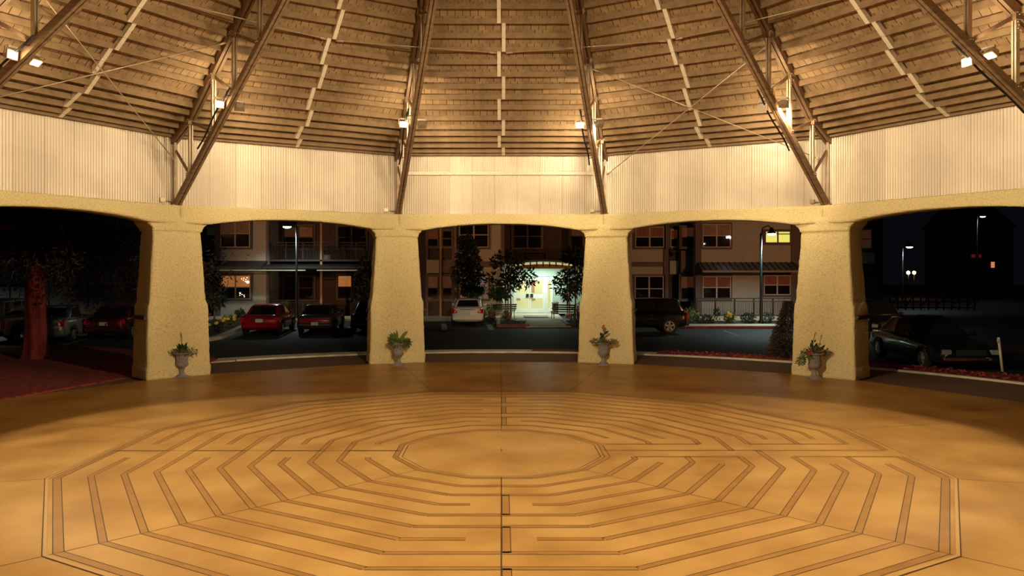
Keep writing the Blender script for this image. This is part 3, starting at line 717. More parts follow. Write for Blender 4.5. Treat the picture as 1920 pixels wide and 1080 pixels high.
for px_,py_,sd in ((-30,4,1),(27,0,-1)):  # unseen lamp posts added to throw warm light on the building front
    root=empty('street_lamp',(px_,py_,-.12)); MB().lathe([(.16,0),(.16,.25),(.09,.3),(.07,.6),(.06,8)],14).build('pole',M['pole'],root); MB().bar((0,0,8),(sd*1.2,.0,8.1),.06,.06).build('arm',M['pole'],root); MB().blob((sd*1.2,0,7.98),.3,.2,.07,12).build('lamp_glass',M['bulbO'],root)
    tag(root,'added unseen warm lamp on the %s of the pavilion, tinting the building front'%('left' if px_<0 else 'right'),'street lamp')
    spot((px_+sd*1.2,py_,7.7),(-7 if px_<0 else 7,37,5.2),POW_ADDED,(1,.43,.15),30 if px_<0 else 44,.6,.15,'street_lamp_light')

street_lamp(-330,34,430,1,'street lamp outside the frame beside the left car park',3200)
# ================================================================ CARS
def car_mats(name, col, rough=.25, metal=.3):
    return mat(name, col, rough=rough, metal=metal, coat=.8)
M['glass']=mat('dark_car_glass',(.012,.014,.016),rough=.05,spec=.8)
M['tyre']=mat('tyre_rubber',(.012,.012,.013),rough=.8)
M['rim']=mat('alloy_rim',(.62,.6,.58),rough=.3,metal=.8)
M['tail']=mat('red_lamp_lens',(.55,.01,.015),rough=.15,coat=.6)
M['head']=mat('clear_lamp_lens',(.25,.25,.24),rough=.1,coat=.6)
M['plate']=mat('number_plate',(.75,.7,.62),(.35,.38,.3),60,.5)
M['chrome']=mat('chrome_trim',(.8,.8,.8),rough=.15,metal=1)
M['plastic']=mat('black_trim',(.02,.02,.022),rough=.5)
def car(loc, yaw, paint, label, L=4.6, W=1.75, H=1.42, kind='sedan', belt=.92, lamps='wide', group=None):
    """x runs from the rear (0) to the front (L), y across, z up; the origin is on the ground at the middle of the rear"""
    root=empty('parked_car',loc,yaw)
    g=.24
    if kind=='sedan': st=[(0,.80,.42,belt-.12),(.02,.92,.30,belt-.03),(.06,.97,.24,belt+.02),(.2,1,.2,belt+.03),(.5,1,.2,belt-.0),(.72,.99,.2,belt-.03),(.9,.95,.22,belt-.14),(.97,.88,.27,belt-.24),(1,.74,.4,belt-.34)]
    elif kind=='suv': st=[(0,.88,.45,belt-.05),(.015,.96,.34,belt),(.05,.99,.3,belt+.02),(.2,1,.27,belt+.02),(.5,1,.27,belt+.01),(.74,.99,.27,belt),(.92,.97,.3,belt-.06),(.98,.93,.34,belt-.14),(1,.84,.45,belt-.22)]
    n=20; vs=[]
    for (t,w,z0,z1) in st:
        hw=W/2*w; zc=(z0+z1)/2; hh=(z1-z0)/2
        for k in range(n):
            a=2*PI*(k+.5)/n; c,s=math.cos(a),math.sin(a); e=.36
            yy=hw*math.copysign(abs(c)**e,c); zz=zc+hh*math.copysign(abs(s)**e,s)
            if zz>zc: yy*=1-.07*((zz-zc)/hh)
            vs.append((t*L,yy,zz))
    m=len(st); fs=[(i*n+k,i*n+(k+1)%n,(i+1)*n+(k+1)%n,(i+1)*n+k) for i in range(m-1) for k in range(n)]+[tuple(range(n-1,-1,-1)),tuple((m-1)*n+k for k in range(n))]
    o=MB().add(vs,fs,0,True).build('body',paint,root)
    # cabin: base and roof rectangles joined by raked glass
    if kind=='sedan': xb0,xr0,xr1,xb1=.13*L,.27*L,.52*L,.70*L
    else: xb0,xr0,xr1,xb1=.02*L,.09*L,.60*L,.76*L
    hb=W/2*.93; hr=W/2*.72 if kind=='sedan' else W/2*.80; zb=belt-.02; zr=H
    xm=(xr0+xr1)/2
    vs=[(xb0,-hb*.92,zb),(xb0,hb*.92,zb),(xb1,-hb*.95,zb),(xb1,hb*.95,zb),(xm,-hb,zb),(xm,hb,zb),(xr0,-hr*.93,zr-.04),(xr0,hr*.93,zr-.04),(xr1,-hr*.95,zr-.04),(xr1,hr*.95,zr-.04),(xm,-hr,zr),(xm,hr,zr),(xr0,0,zr-.01),(xr1,0,zr-.01),(xm,0,zr+.03)]
    fs=[(0,1,7,12,6),(3,2,8,13,9),(0,6,10,4),(4,10,8,2),(1,5,11,7),(5,3,9,11),(6,12,14,10),(12,7,11,14),(10,14,13,8),(14,11,9,13),(0,4,2,3,5,1)]
    o=MB().add(vs,fs,0,True).build('cabin',paint,root); bv=o.modifiers.new('b','BEVEL'); bv.width=.06; bv.segments=3; bv.limit_method='ANGLE'; bv.angle_limit=R(25)
    V=[Vector(v) for v in vs]
    def pane(name,a,b,c,d,m0=.08,m1=.08,mh=.1,ml=.08,outs=Vector((0,0,0))):
        # bilinear patch inset from its four corners and pushed outwards
        a,b,c,d=V[a],V[b],V[c],V[d]     # a-b bottom, d-c top
        B=lambda u,v:(a*(1-u)+b*u)*(1-v)+(d*(1-u)+c*u)*v
        nrm=(b-a).cross(d-a).normalized(); cen=(a+b+c+d)/4; 
        if nrm.dot(cen-Vector((xm,0,(zb+zr)/2)))<0: nrm=-nrm
        pts=[B(m0,ml),B(1-m1,ml),B(1-m1,1-mh),B(m0,1-mh)]
        pts=[p+nrm*.012 for p in pts]; back=[p-nrm*.03 for p in pts]
        MB().add(pts+back,[(0,1,2,3),(7,6,5,4),(0,4,5,1),(1,5,6,2),(2,6,7,3),(3,7,4,0)]).build(name,M['glass'],root,bevel=.008)
    pane('rear_window',0,1,7,6,.09,.09,.12,.10); pane('windscreen',2,3,9,8,.07,.07,.1,.06)
    pane('side_window',0,4,10,6,.20 if kind=='sedan' else .1,.03,.14,.08); pane('side_window',4,2,8,10,.03,.12,.14,.08)
    pane('side_window',1,5,11,7,.20 if kind=='sedan' else .1,.03,.14,.08); pane('side_window',5,3,9,11,.03,.12,.14,.08)
    wr=.31 if kind=='sedan' else .36
    for x in (.19*L,.80*L):
        for s in (-1,1):
            y=s*(W/2-.10); b=MB(); 
            prof=[(wr*.62,-.1),(wr*.9,-.105),(wr,-.07),(wr,.07),(wr*.9,.105),(wr*.62,.1)]; nn=24; vv=[(x+r*math.cos(2*PI*k/nn),y+q,wr+r*math.sin(2*PI*k/nn)) for (r,q) in prof for k in range(nn)]
            b.add(vv,[(i*nn+k,i*nn+(k+1)%nn,(i+1)*nn+(k+1)%nn,(i+1)*nn+k) for i in range(5) for k in range(nn)]+[(5*nn+k,5*nn+(k+1)%nn,(k+1)%nn,k) for k in range(nn)],0,True)
            w_=b.build('wheel',M['tyre'],root)
            b=MB(); yy=y+s*.085
            b.tube([(x,yy-.02*s,wr),(x,yy+.02*s,wr)],wr*.2,12)
            for k in range(5):
                a=2*PI*k/5+.3; b.bar((x,yy,wr),(x+wr*.62*math.cos(a),yy,wr+wr*.62*math.sin(a)),.09,.03,0,(0,s,0))
            vv=[]; 
            for (r,q) in ((wr*.55,0),(wr*.64,.0),(wr*.64,.03),(wr*.55,.02)): vv+=[(x+r*math.cos(2*PI*k/nn),yy+q*s-.01*s,wr+r*math.sin(2*PI*k/nn)) for k in range(nn)]
            b.add(vv,[(i*nn+k,i*nn+(k+1)%nn,((i+1)%4)*nn+(k+1)%nn,((i+1)%4)*nn+k) for i in range(4) for k in range(nn)],0,True)
            b.build('rim',M['rim'],w_)
            # arch lip
            b=MB(); b.tube([(x+(wr+.06)*math.cos(PI*k/12),s*(W/2-.005),wr+(wr+.05)*math.sin(PI*k/12)) for k in range(13)],.022,6); b.build('wheel_arch',M['plastic'],root)
    # rear: lamps, plate, bumper strip; front: lamps, grille, bumper
    hw=W/2
    if lamps=='wide':
        for z in (.58,.66): MB().box(-.035,.03,-hw*.80,hw*.80,z,z+.055).build('tail_lamp',M['tail'],root,bevel=.01)
        MB().box(-.07,.05,-hw*.86,hw*.86,.40,.50).build('bumper',M['chrome'],root,bevel=.03)
        for z in (.545,.735): MB().box(-.038,.03,-hw*.81,hw*.81,z,z+.02).build('chrome_strip',M['chrome'],root)
    elif lamps=='upright':
        for s in (-1,1): MB().box(-.03,.06,s*hw*.90-.07,s*hw*.90+.06,.62,1.0).build('tail_lamp',M['tail'],root,bevel=.02)
        MB().box(-.08,.05,-hw*.92,hw*.92,.38,.54).build('bumper',M['plastic'],root,bevel=.03)
    else:
        for s in (-1,1):
            y0,y1=(s*hw*.62,s*hw*.95); b=MB(); zt=belt-.08
            b.add([(-.03,y0,zt-.20),(.02,y1,zt-.24),(.10,y1*1.0,zt+.02),(-.0,y0*1.05,zt-.06),(.06,y0,zt-.20),(.12,y1*.98,zt-.24),(.16,y1*.98,zt+.02),(.09,y0*1.05,zt-.06)],[(0,1,2,3),(7,6,5,4),(0,4,5,1),(1,5,6,2),(2,6,7,3),(3,7,4,0)]); b.build('tail_lamp',M['tail'],root,bevel=.01)
        MB().box(-.045,.05,-hw*.88,hw*.88,.36,.52).build('bumper',paint,root,bevel=.03)
        MB().box(-.035,.02,-hw*.45,hw*.45,belt-.12,belt-.09).build('boot_strip',M['plastic'],root)
    pz=.60 if lamps=='round' else .42
    MB().box(-.075 if lamps!='round' else -.04,-.02,-.16,.16,pz,pz+.15).build('number_plate',M['plate'],root,bevel=.005)
    for s in (-1,1):
        MB().box(L-.10,L+.01,s*hw*.72-.13,s*hw*.72+.12,.52,.66).build('headlamp',M['head'],root,bevel=.02)
        b=MB(); b.box(xb1-.32,xb1-.18,s*(hw+.02)-.07,s*(hw+.02)+.07,belt-.02,belt+.11); b.build('mirror',paint,root,bevel=.03)
        for dx in (.36,.56): MB().box(dx*L,dx*L+.16,s*hw*.995-.015,s*hw*.995+.015,belt-.16,belt-.13).build('door_handle',M['plastic'] if kind=='suv' else M['chrome'],root)
    MB().box(L-.04,L+.012,-hw*.45,hw*.45,.50,.66).build('grille',M['plastic'],root,bevel=.01)
    MB().box(L-.10,L+.03,-hw*.84,hw*.84,.34,.46).build('bumper',M['plastic'] if kind=='suv' else M['chrome'] if lamps=='wide' else paint,root,bevel=.03)
    return tag(root,label,'car')
def rear_at(px,py): 
    s=1+.12/H0; d=dg(py)*s; return (wx(px,d),d-D0,-.12)
red=car_mats('red_paint',(.42,.006,.02)); silver=car_mats('silver_paint',(.45,.52,.55),metal=.5); white=car_mats('white_paint',(.80,.74,.68),metal=0); maroon=car_mats('maroon_paint',(.10,.01,.018))
black=car_mats('black_paint',(.010,.011,.011)); blue=car_mats('maroon_two_tone',(.13,.07,.08),.18,.5); wsuv=car_mats('off_roader_white',(.72,.72,.70),metal=0)
HD=R(95)
car(rear_at(486,630),HD,red,'red coupe parked left of the street lamp, in the second arch',4.5,1.74,1.34,'sedan',.90,'round')
car(rear_at(590,628),HD,blue,'old maroon sedan with full-width tail lamps right of the street lamp',4.7,1.70,1.32,'sedan',.88,'wide')
car(rear_at(692,626),HD,black,'black car half hidden by the pillar left of the doorway',4.5,1.75,1.42,'sedan',.95,'round')
car(rear_at(876.5,613),R(90.5),white,'white hatchback sedan parked facing the windows in the centre arch',4.4,1.70,1.42,'sedan',1.0,'round')
car(rear_at(1281,624),R(180),black,'black off-roader seen side-on behind the pillar right of the doorway',4.3,1.75,1.62,'suv',1.02,'upright')
car(rear_at(78,645),R(96),silver,'silver saloon car just right of the big tree trunk',4.5,1.70,1.45,'sedan',.98,'round')
car(rear_at(-38,648),R(96),wsuv,'white off-roader partly behind the big tree trunk at far left',4.5,1.80,1.75,'suv',1.08,'upright')
car(rear_at(194,638),R(96),maroon,'dark red car beside the left-hand pillar',4.5,1.72,1.40,'sedan',.95,'round')
car((13.4,14.8,-.12),R(-94),black,'black sedan facing the viewer in the dark at far right',5.0,1.8,1.45,'sedan',.92,'wide')
car((16.6,25,-.12),R(-96),black,'farther dark car behind the black sedan at far right',4.7,1.8,1.6,'suv',1.0,'round')

# ================================================================ THE APARTMENT BUILDING
def siding(name,c1,c2):
    m=mat(name,c1,c2,2,.75); nt=m.node_tree; N=nt.nodes; L=nt.links; b=N['Principled BSDF']
    tc=N.new('ShaderNodeTexCoord'); wv=N.new('ShaderNodeTexWave'); wv.bands_direction='Z'; wv.wave_profile='SAW'; wv.inputs['Scale'].default_value=1.55
    bp=N.new('ShaderNodeBump'); bp.inputs['Distance'].default_value=.03; L.new(tc.outputs['Object'],wv.inputs['Vector']); L.new(wv.outputs['Fac'],bp.inputs['Height']); L.new(bp.outputs[0],b.inputs['Normal']); return m
M['siding']=siding('cream_siding',(.66,.60,.50),(.60,.54,.45)); M['trimw']=mat('mauve_brown_trim',(.20,.145,.135),rough=.7); M['dkwall']=mat('dark_brown_wall',(.10,.07,.06),(.075,.05,.045),3,.8)
M['frame']=mat('window_frame',(.62,.5,.42),rough=.5); M['awn']=mat('dark_metal_roof',(.16,.15,.19),rough=.45,metal=.4); M['rail']=mat('black_rail',(.02,.018,.018),rough=.5)
M['wglass']=mat('window_glass',(.015,.012,.012),rough=.04,spec=.8)
M['amber']=mat('amber_lit_blind',(.5,.25,.1),(.3,.12,.05),3,.8,emit=(.9,.33,.08),estr=.22)
M['dim']=mat('dim_blind',(.30,.17,.10),(.2,.1,.07),3,.8,emit=(.6,.2,.08),estr=.035)
M['dimred']=mat('dim_curtain',(.25,.10,.06),(.12,.04,.03),9,.8,emit=(.7,.15,.05),estr=.03,stretch=(6,1,.3))
M['lime']=mat('lit_lime_room',(.7,.7,.3),emit=(.75,.68,.14),estr=.75)
M['pink']=mat('greyed_blind',(.45,.34,.30),(.3,.2,.17),3,.8,emit=(.6,.4,.3),estr=.10)
M['warmw']=mat('lit_lobby_wall',(.85,.85,.62),(.78,.78,.55),1,.8)
M['doorw']=mat('white_door_frame',(.85,.85,.85),rough=.4)
M['postO']=mat('orange_stained_post',(.50,.27,.12),rough=.6)
M['terra']=mat('terracotta',(.30,.10,.06),rough=.8)
M['green']=mat('pale_green_wall',(.55,.64,.56),(.50,.58,.52),2,.8)
M['clear']=bpy.data.materials.new('clear_glass'); M['clear'].use_nodes=True
_n=M['clear'].node_tree; _b=_n.nodes['Principled BSDF']; _b.inputs['Base Color'].default_value=(1,1,1,1); _b.inputs['Roughness'].default_value=.02; _b.inputs['Transmission Weight'].default_value=1; _b.inputs['IOR'].default_value=1.02
bld=empty('apartment_building',(0,40,0))
tag(bld,'two-storey apartment block with cream siding across the car park','building')
OY=40
def fb(name,x0,x1,y0,y1,d,th,mt,parent=None,bevel=0,ref=None):
    """a box whose front face stands at distance d; edges given at the distance ref"""
    r=ref or d; par=parent or bld
    X0,X1=wx(x0,r),wx(x1,r); Z1,Z0=wz(y0,r),wz(y1,r); Y=d-D0-OY
    return MB().box(X0,X1,Y,Y+th,Z0,Z1).build(name,mt,par,bevel=bevel)
def fbz(name,x0,x1,z0,z1,d,th,mt):
    return MB().box(wx(x0,d),wx(x1,d),d-D0-OY,d-D0-OY+th,z0,z1).build(name,mt,bld)
D1=48.0; T=9.5
for (x0,x1,d,mt) in ((262,402,50,'dkwall'),(402,502,D1,'siding'),(502,603,50.4,'dkwall'),(603,700,50.4,'dkwall'),(700,799,D1,'dkwall'),(799,850,47.7,'dkwall'),(850,942,D1,'siding'),(1100,1185,D1,'siding'),(1185,1250,D1,'siding'),(1250,1306,49.2,'dkwall'),(1306,1486,47.7,'siding'),(1486,1500,47.7,'trimw'),(1500,1656,49,'dkwall')):
    fbz('wall_section',x0,x1,-.12,T,d,5,M[mt])
fbz('wall_section',942,1100,3.55,T,50.4,5,M['dkwall'])          # upper floor over the entrance
# recessed side faces are made by the neighbouring sections' depth; trims:
def trim(*a,nm='trim_board'): return fb(nm,*a)
for (x0,x1,y0,y1,d) in ((402,413,380,490,47.93),(402,413,507,597,47.93),(499,504,380,597,47.93),(799,803,380,597,47.62),(847,852,380,597,47.62),(940,946,380,492,47.93),(1245,1254,380,597,47.9),(1304,1315,380,597,47.62),(1484,1490,380,597,47.62),(1185,1245,491,500,47.93),(850,942,490,501,47.93)):
    trim(x0,x1,y0,y1,d,.12,M['trimw'])
for (x0,x1,y0,y1,d,mt) in ((388,401,380,441,49.9,'siding'),(800,823,487,512,47.6,'siding'),(828,848,487,512,47.6,'trimw'),(1256,1272,489,514,49.1,'green'),(1277,1303,470,513,48.6,'trimw'),(1608,1640,473,494,48.9,'siding')):
    fb('wall_panel',x0,x1,y0,y1,d,.10 if mt!='trimw' or x0!=1277 else .7,M[mt])
trim(824,828,380,597,47.5,.12,M['postO'],nm='downpipe')
def window(x0,x1,y0,y1,d,top='dim',bot='wglass',frame='frame',trimmat='trimw',mull=1,sash=.5,tw=3.2,lab=None):
    w=fb('window_casing',x0-tw,x1+tw,y0-tw,y1+tw,d,.10,M[trimmat],bevel=.01)
    e=.06; X0,X1=wx(x0,d),wx(x1,d); Z1,Z0=wz(y0,d),wz(y1,d); Y=d-D0-OY; f=MB(); t=.055
    f.box(X0,X1,Y-.05,Y+.02,Z0,Z0+t); f.box(X0,X1,Y-.05,Y+.02,Z1-t,Z1); f.box(X0,X0+t,Y-.05,Y+.02,Z0+t,Z1-t); f.box(X1-t,X1,Y-.05,Y+.02,Z0+t,Z1-t)
    zm=Z0+(Z1-Z0)*sash; f.box(X0+t,X1-t,Y-.045,Y+.02,zm-.03,zm+.03)
    for i in range(1,mull+1): xm=X0+(X1-X0)*i/(mull+1); f.box(xm-.045,xm+.045,Y-.048,Y+.02,Z0+t,Z1-t)
    fo=f.build('window',M[frame],bld)
    MB().box(X0+t,X1-t,Y-.03,Y-.005,zm,Z1-t).build('upper_pane',M[top],fo); MB().box(X0+t,X1-t,Y-.03,Y-.005,Z0+t,zm).build('lower_pane',M[bot],fo)
    return fo,(X0,X1,Z0,Z1,Y)
window(413.5,469,412,464,47.9,'dim'); 
fo,(X0,X1,Z0,Z1,Y)=window(414,470,516,561,47.9,'amber')
random.seed(3); SL=mat('string_light_bulbs',(1,.8,.5),emit=(1,.72,.38),estr=3.5)
for i in range(15):
    x=random.uniform((X0+X1)/2+.1,X1-.1); z=random.choice([random.uniform(Z1-.5,Z1-.15),random.uniform(Z0+.15,Z0+.4)]); MB().blob((x,Y-.06,z),.025,.02,.025,6).build('string_light_bulb',SL,fo)
MB().blob((X1-.17,Y-.06,Z1-.42),.10,.03,.08,10).build('window_lamp',SL,fo)
window(532,588,424,466,50.3,'dim',frame='dkwall'); window(532,588,518,562,50.3,'wglass',frame='dkwall'); window(633,686,424,466,50.3,'wglass',frame='dkwall'); window(633,660,516,560,50.3,'amber','wglass','dkwall',mull=0); window(662,690,516,560,50.3,'wglass',frame='dkwall',mull=0)
window(801,822,432,463,47.6,'dimred',frame='trimw',mull=0); window(829,848,432,463,47.6,'wglass',frame='trimw',mull=0); window(801,822,517,562,47.6,'dim',frame='trimw',mull=0); window(829,848,517,562,47.6,'dim',frame='trimw',mull=0)
window(861,916,417,464,47.9,'wglass'); window(862,916,517,561,47.9,'pink','pink')
window(962,1016,420,466,50.3,'wglass',frame='trimw'); window(1070,1098,420,466,50.3,'dim',frame='trimw',mull=0)
window(1191,1245,425,464,47.9,'dimred','wglass','frame'); window(1190,1244,517.5,565,47.9,'wglass')
window(1257,1271,430,464,49.1,'dimred',mull=0); window(1277,1303,425,464,48.5,'dim',mull=0,frame='trimw'); window(1276,1302,517,562,48.5,'dim',mull=0,frame='trimw')
window(1317,1370,420,464,47.6,'dim'); window(1317,1370,518,560,47.6,'dimred'); window(1434,1482,433,456,47.6,'lime','lime','trimw',sash=.75); window(1432,1482,516,553,47.6,'dimred')
window(1612,1634,430,466,48.9,'dim','dim',mull=0)
fb('ceiling_lamp',1362,1370,444,446.5,47.53,.02,M['bulb'])
# dark awning roofs between the storeys
def awning(x0,x1,y0,y1,d,out,seams,name='awning_roof',mt='awn'):
    X0,X1=wx(x0,d),wx(x1,d); zt,zb=wz(y0,d),wz(y1,d-out); Y=d-D0-OY
    b=MB(); b.add([(X0,Y,zt),(X1,Y,zt),(X1,Y-out,zb),(X0,Y-out,zb),(X0,Y,zt-.12),(X1,Y,zt-.12),(X1,Y-out,zb-.12),(X0,Y-out,zb-.12)],[(0,1,2,3),(7,6,5,4),(0,4,5,1),(1,5,6,2),(2,6,7,3),(3,7,4,0)])
    o=b.build(name,M[mt],bld)
    for i in range(seams):
        x=X0+(X1-X0)*(i+.5)/seams; MB().bar((x,Y,zt+.02),(x,Y-out,zb+.02),.035,.05).build('roof_seam',M['rail'],o)
    return o
awning(1308,1490,492,507,47.6,1.2,17); awning(398,502,489,500,47.9,1.3,0,'awning_roof','rail'); awning(500,702,489,500,50.3,3.6,0,'awning_roof','rail')
fb('gutter',408,573,505.7,507.8,46.6,.06,M['walk']); fb('gutter',594,673,505.7,507.8,46.6,.06,M['walk'])
# balconies and railings
def railing(x0,x1,ytop,ybot,d,posts,bal,name='balcony_railing',parent=None):
    X0,X1=wx(x0,d),wx(x1,d); Z1,Z0=wz(ytop,d),wz(ybot,d); Y=d-D0-OY; root=empty(name,(0,0,0)); root.parent=bld
    f=MB(); f.box(X0,X1,Y-.03,Y+.03,Z1-.06,Z1); f.build('top_rail',M['rail'],root); MB().box(X0,X1,Y-.02,Y+.02,Z1-.2,Z1-.16).build('middle_rail',M['rail'],root); MB().box(X0,X1,Y-.02,Y+.02,Z0,Z0+.05).build('bottom_rail',M['rail'],root)
    for i in range(posts): x=X0+.03+(X1-X0-.06)*i/(posts-1); MB().box(x-.04,x+.04,Y-.04,Y+.04,Z0-.05,Z1).build('rail_post',M['rail'],root)
    for i in range(bal): x=X0+(X1-X0)*(i+.5)/bal; MB().box(x-.014,x+.014,Y-.012,Y+.012,Z0+.05,Z1-.16).build('baluster',M['rail'],root)
    return root
railing(504,601,454,488,48.2,4,34); railing(605,700,454,488,48.2,4,32); railing(504,601,562,590,48.2,4,34); railing(950,1062,467,491,48.4,4,34)
for x0,x1,y0,y1 in ((502.5,505,428,590),(600,604,380,590)): fb('balcony_post',x0,x1,y0,y1,48.1,.12,M['postO'])
fb('balcony_floor',502,700,487,490,48.1,2.4,M['dkwall']); fb('balcony_floor',944,1100,490,493,48.1,2.4,M['dkwall'])
# furniture glimpsed behind the balcony rails
fb('white_slat_chair',607,619,478,487,49.2,.4,M['doorw'])
fb('white_slat_chair',523,539,565,573,49.4,.4,M['doorw'])
# ---- the lit entrance
DE=50.2; Y=DE-D0-OY
def ex(px): return wx(px,DE)
zt=wz(519,DE); ztop=wz(497,DE); zf=.06
e=MB(); e.box(ex(942),ex(963),Y,Y+.2,0,ztop); e.box(ex(1037),ex(1105),Y,Y+.2,0,ztop); e.box(ex(963),ex(1037),Y,Y+.2,zt,ztop); e.build('entrance_wall',M['green'],bld)
lob=MB(); lob.box(ex(945),ex(1075),Y+3.4,Y+3.5,0,3.4); lob.box(ex(945),ex(947),Y+.25,Y+3.4,0,3.4); lob.box(ex(1073),ex(1075),Y+.25,Y+3.4,0,3.4); lob.box(ex(945),ex(1075),Y+.25,Y+3.4,3.2,3.3); lob.box(ex(945),ex(1075),Y+.2,Y+3.4,-.02,zf); lob.build('lobby_interior',M['warmw'],bld)
for i,(x0,x1,z0,z1) in enumerate(((996,1006,1.3,2.4),(996,1008,.75,1.1),(968,978,.75,1.1),(1013,1016,1.9,2.05))):
    MB().box(ex(x0),ex(x1),Y+3.36,Y+3.40,z0,z1).build('framed_picture',M['postO'] if i!=3 else M['rail'],bld)
lm=MB(); lm.blob((ex(1032),Y+2,wz(524,DE)),.09,.09,.07,10); lm.build('lobby_lamp',M['bulbY'],bld)
def door(x0,x1,name,handle=None):
    X0,X1=ex(x0),ex(x1); f=MB(); w=.09; ya,yb=Y+.05,Y+.11; z0,z1=zf+.01,zt-.08; zk=z0+.28; zm=wz(556,DE)
    f.box(X0,X0+w,ya,yb,z0,z1); f.box(X1-w,X1,ya,yb,z0,z1); f.box(X0+w,X1-w,ya,yb,z1-.12,z1); f.box(X0+w,X1-w,ya,yb,z0,zk); 
    if handle is not None: f.box(X0+w,X1-w,ya,yb,zm-.12,zm+.14)
    fo=f.build(name,M['doorw'],bld,bevel=.006)
    MB().box(X0+w,X1-w,Y+.07,Y+.085,zk,z1-.12).build('glass_pane',M['clear'],fo)
    if handle is not None:
        h=ex(handle); k=MB(); k.box(h-.09,h+.09,Y-.02,Y+.05,zm-.05,zm+.17); k.build('push_handle',M['rail'],fo,bevel=.01)
door(965.5,992.5,'entrance_door',989); door(993.5,1020,'entrance_door',997); door(1024,1035,'side_light')
f=MB(); f.box(ex(963),ex(1037),Y+.0,Y+.14,zt-.08,zt+.02); f.box(ex(963),ex(965.3),Y,Y+.14,zf,zt-.08); f.box(ex(1020.2),ex(1023.8),Y,Y+.14,zf,zt-.08); f.box(ex(1035.2),ex(1037.5),Y,Y+.14,zf,zt-.08); f.build('door_surround',M['doorw'],bld)
# curved canopy: beam, slits of lit glass above, roof
dc=47.4; yc=dc-D0-OY; cx=(wx(975,dc)+wx(1062,dc))/2; hw=(wx(1062,dc)-wx(975,dc))/2+.35
def arc(name,z0,z1,y0,y1,mt,rise,n=16):
    vs=[];fs=[]
    for i in range(n+1):
        t=-1+2*i/n; x=cx+hw*t; s=rise*(1-t*t)
        vs+=[(x,y0,z0),(x,y0,z1+s),(x,y1,z1+s),(x,y1,z0)]
    fs=[(i*4+j,i*4+(j+1)%4,i*4+4+(j+1)%4,i*4+4+j) for i in range(n) for j in range(4)]+[(0,1,2,3),(n*4+3,n*4+2,n*4+1,n*4)]
    return MB().add(vs,fs).build(name,mt,bld)
zb=wz(503.5,dc); arc('canopy_beam',zb,wz(499,dc),yc,yc+.2,M['postO'],.12)
arc('transom_glass',wz(499,dc)+.0,wz(495,dc),yc+.06,yc+.10,mat('lit_transom_glass',(.8,.9,.6),emit=(.65,.75,.30),estr=.45),.13)
for i in range(9):
    t=-1+2*(i+.5)/9; x=cx+hw*t; MB().box(x-.04,x+.04,yc,yc+.05,wz(499,dc)-.02,wz(495,dc)+.13*(1-t*t)).build('transom_bar',M['postO'],bld)
vs=[];n=16
for i in range(n+1):
    t=-1.08+2.16*i/n; x=cx+hw*t; s=.15*(1-t*t); z=wz(495,dc)+s
    vs+=[(x,yc-.4,z),(x,yc-.4,z+.12),(x,yc+3.0,z+.12),(x,yc+3.0,z)]
MB().add(vs,[(i*4+j,i*4+(j+1)%4,i*4+4+(j+1)%4,i*4+4+j) for i in range(n) for j in range(4)]+[(0,1,2,3),(n*4+3,n*4+2,n*4+1,n*4)]).build('canopy_roof',M['awn'],bld)
for x in (948,952.5,1064,1068): fb('canopy_post',x-1.3,x+1.3,503,592,47.2,.12,M['postO'])
for x in (950.3,1066): fb('post_footing',x-5,x+5,590,598,47.0,.5,M['trimw'])
def area(loc,rot,sx,sy,power,col):
    l=bpy.data.lights.new('ceiling_light','AREA'); l.shape='RECTANGLE'; l.size=sx; l.size_y=sy; l.energy=power; l.color=col
    o=bpy.data.objects.new('ceiling_light',l); COL.objects.link(o); o.location=loc; o.rotation_euler=rot
area((cx,yc+OY+1.4,wz(499,dc)-.05),(0,0,0),1.6,1.0,95,(.70,1,.80))
MB().box(cx-.5,cx+.5,yc+1.2,yc+1.6,wz(499,dc)-.03,wz(499,dc)+.1).build('canopy_lamp',mat('canopy_lamp_glass',(1,1,1),emit=(.75,1,.85),estr=3),bld)
area((ex(1005),Y+OY+1.8,3.15),(0,0,0),3,2,55,(1,.97,.78))
# ---- entrance paving, mat, planters, bench, bin
d0=47.2
b=MB(); b.add([(wx(938,50),50.2-D0,-.05),(wx(1045,50),50.2-D0,-.05),(wx(1068,40),39.0-D0,-.09),(wx(985,40),39.0-D0,-.09),(wx(938,50),50.2-D0,.05),(wx(1045,50),50.2-D0,.05),(wx(1068,40),39.0-D0,-.06),(wx(985,40),39.0-D0,-.06)],[(4,5,6,7),(3,2,1,0),(0,1,5,4),(1,2,6,5),(2,3,7,6),(3,0,4,7)])
tag(b.build('ground_entrance_path',M['walk']),'pale concrete path leading from the road to the lit doorway',None,None,'structure')
tag(MB().box(wx(982,46.5),wx(1027,46.5),45.6-D0,47.4-D0,.03,.05).build('door_mat',M['rail']),'dark rectangular mat on the path before the glass doors','mat')
b=MB(); b.box(wx(790,47),wx(938,47),44.5-D0,47.8-D0,-.12,.0); b.build('ground_sidewalk',M['walk'])
tag(bpy.data.objects['ground_sidewalk'],'concrete sidewalk before the windows left of the doorway',None,None,'structure')
tag(MB().box(wx(1268,40),wx(1455,40),38.6-D0,40.2-D0,-.12,.02).build('ground_right_sidewalk',M['walk']),'strip of pale sidewalk in front of the railing at right',None,None,'structure')
tag(MB().box(wx(1268,40),wx(1456,40),38.45-D0,38.6-D0,-.12,.0).build('trim_right_curb',M['redcurb']),'red curb face of the sidewalk at right',None,None,'structure')
tag(MB().box(wx(1270,43),wx(1500,43),40.25-D0,43-D0,-.12,.0).build('ground_planting_bed',M['soil']),'dark planting bed between sidewalk and railing at right',None,None,'structure')
tag(MB().box(wx(1305,44),wx(1490,44),43.2-D0,43.45-D0,-.12,.22).build('wall_terrace',M['walk']),'low concrete terrace wall under the black railing',None,None,'structure')
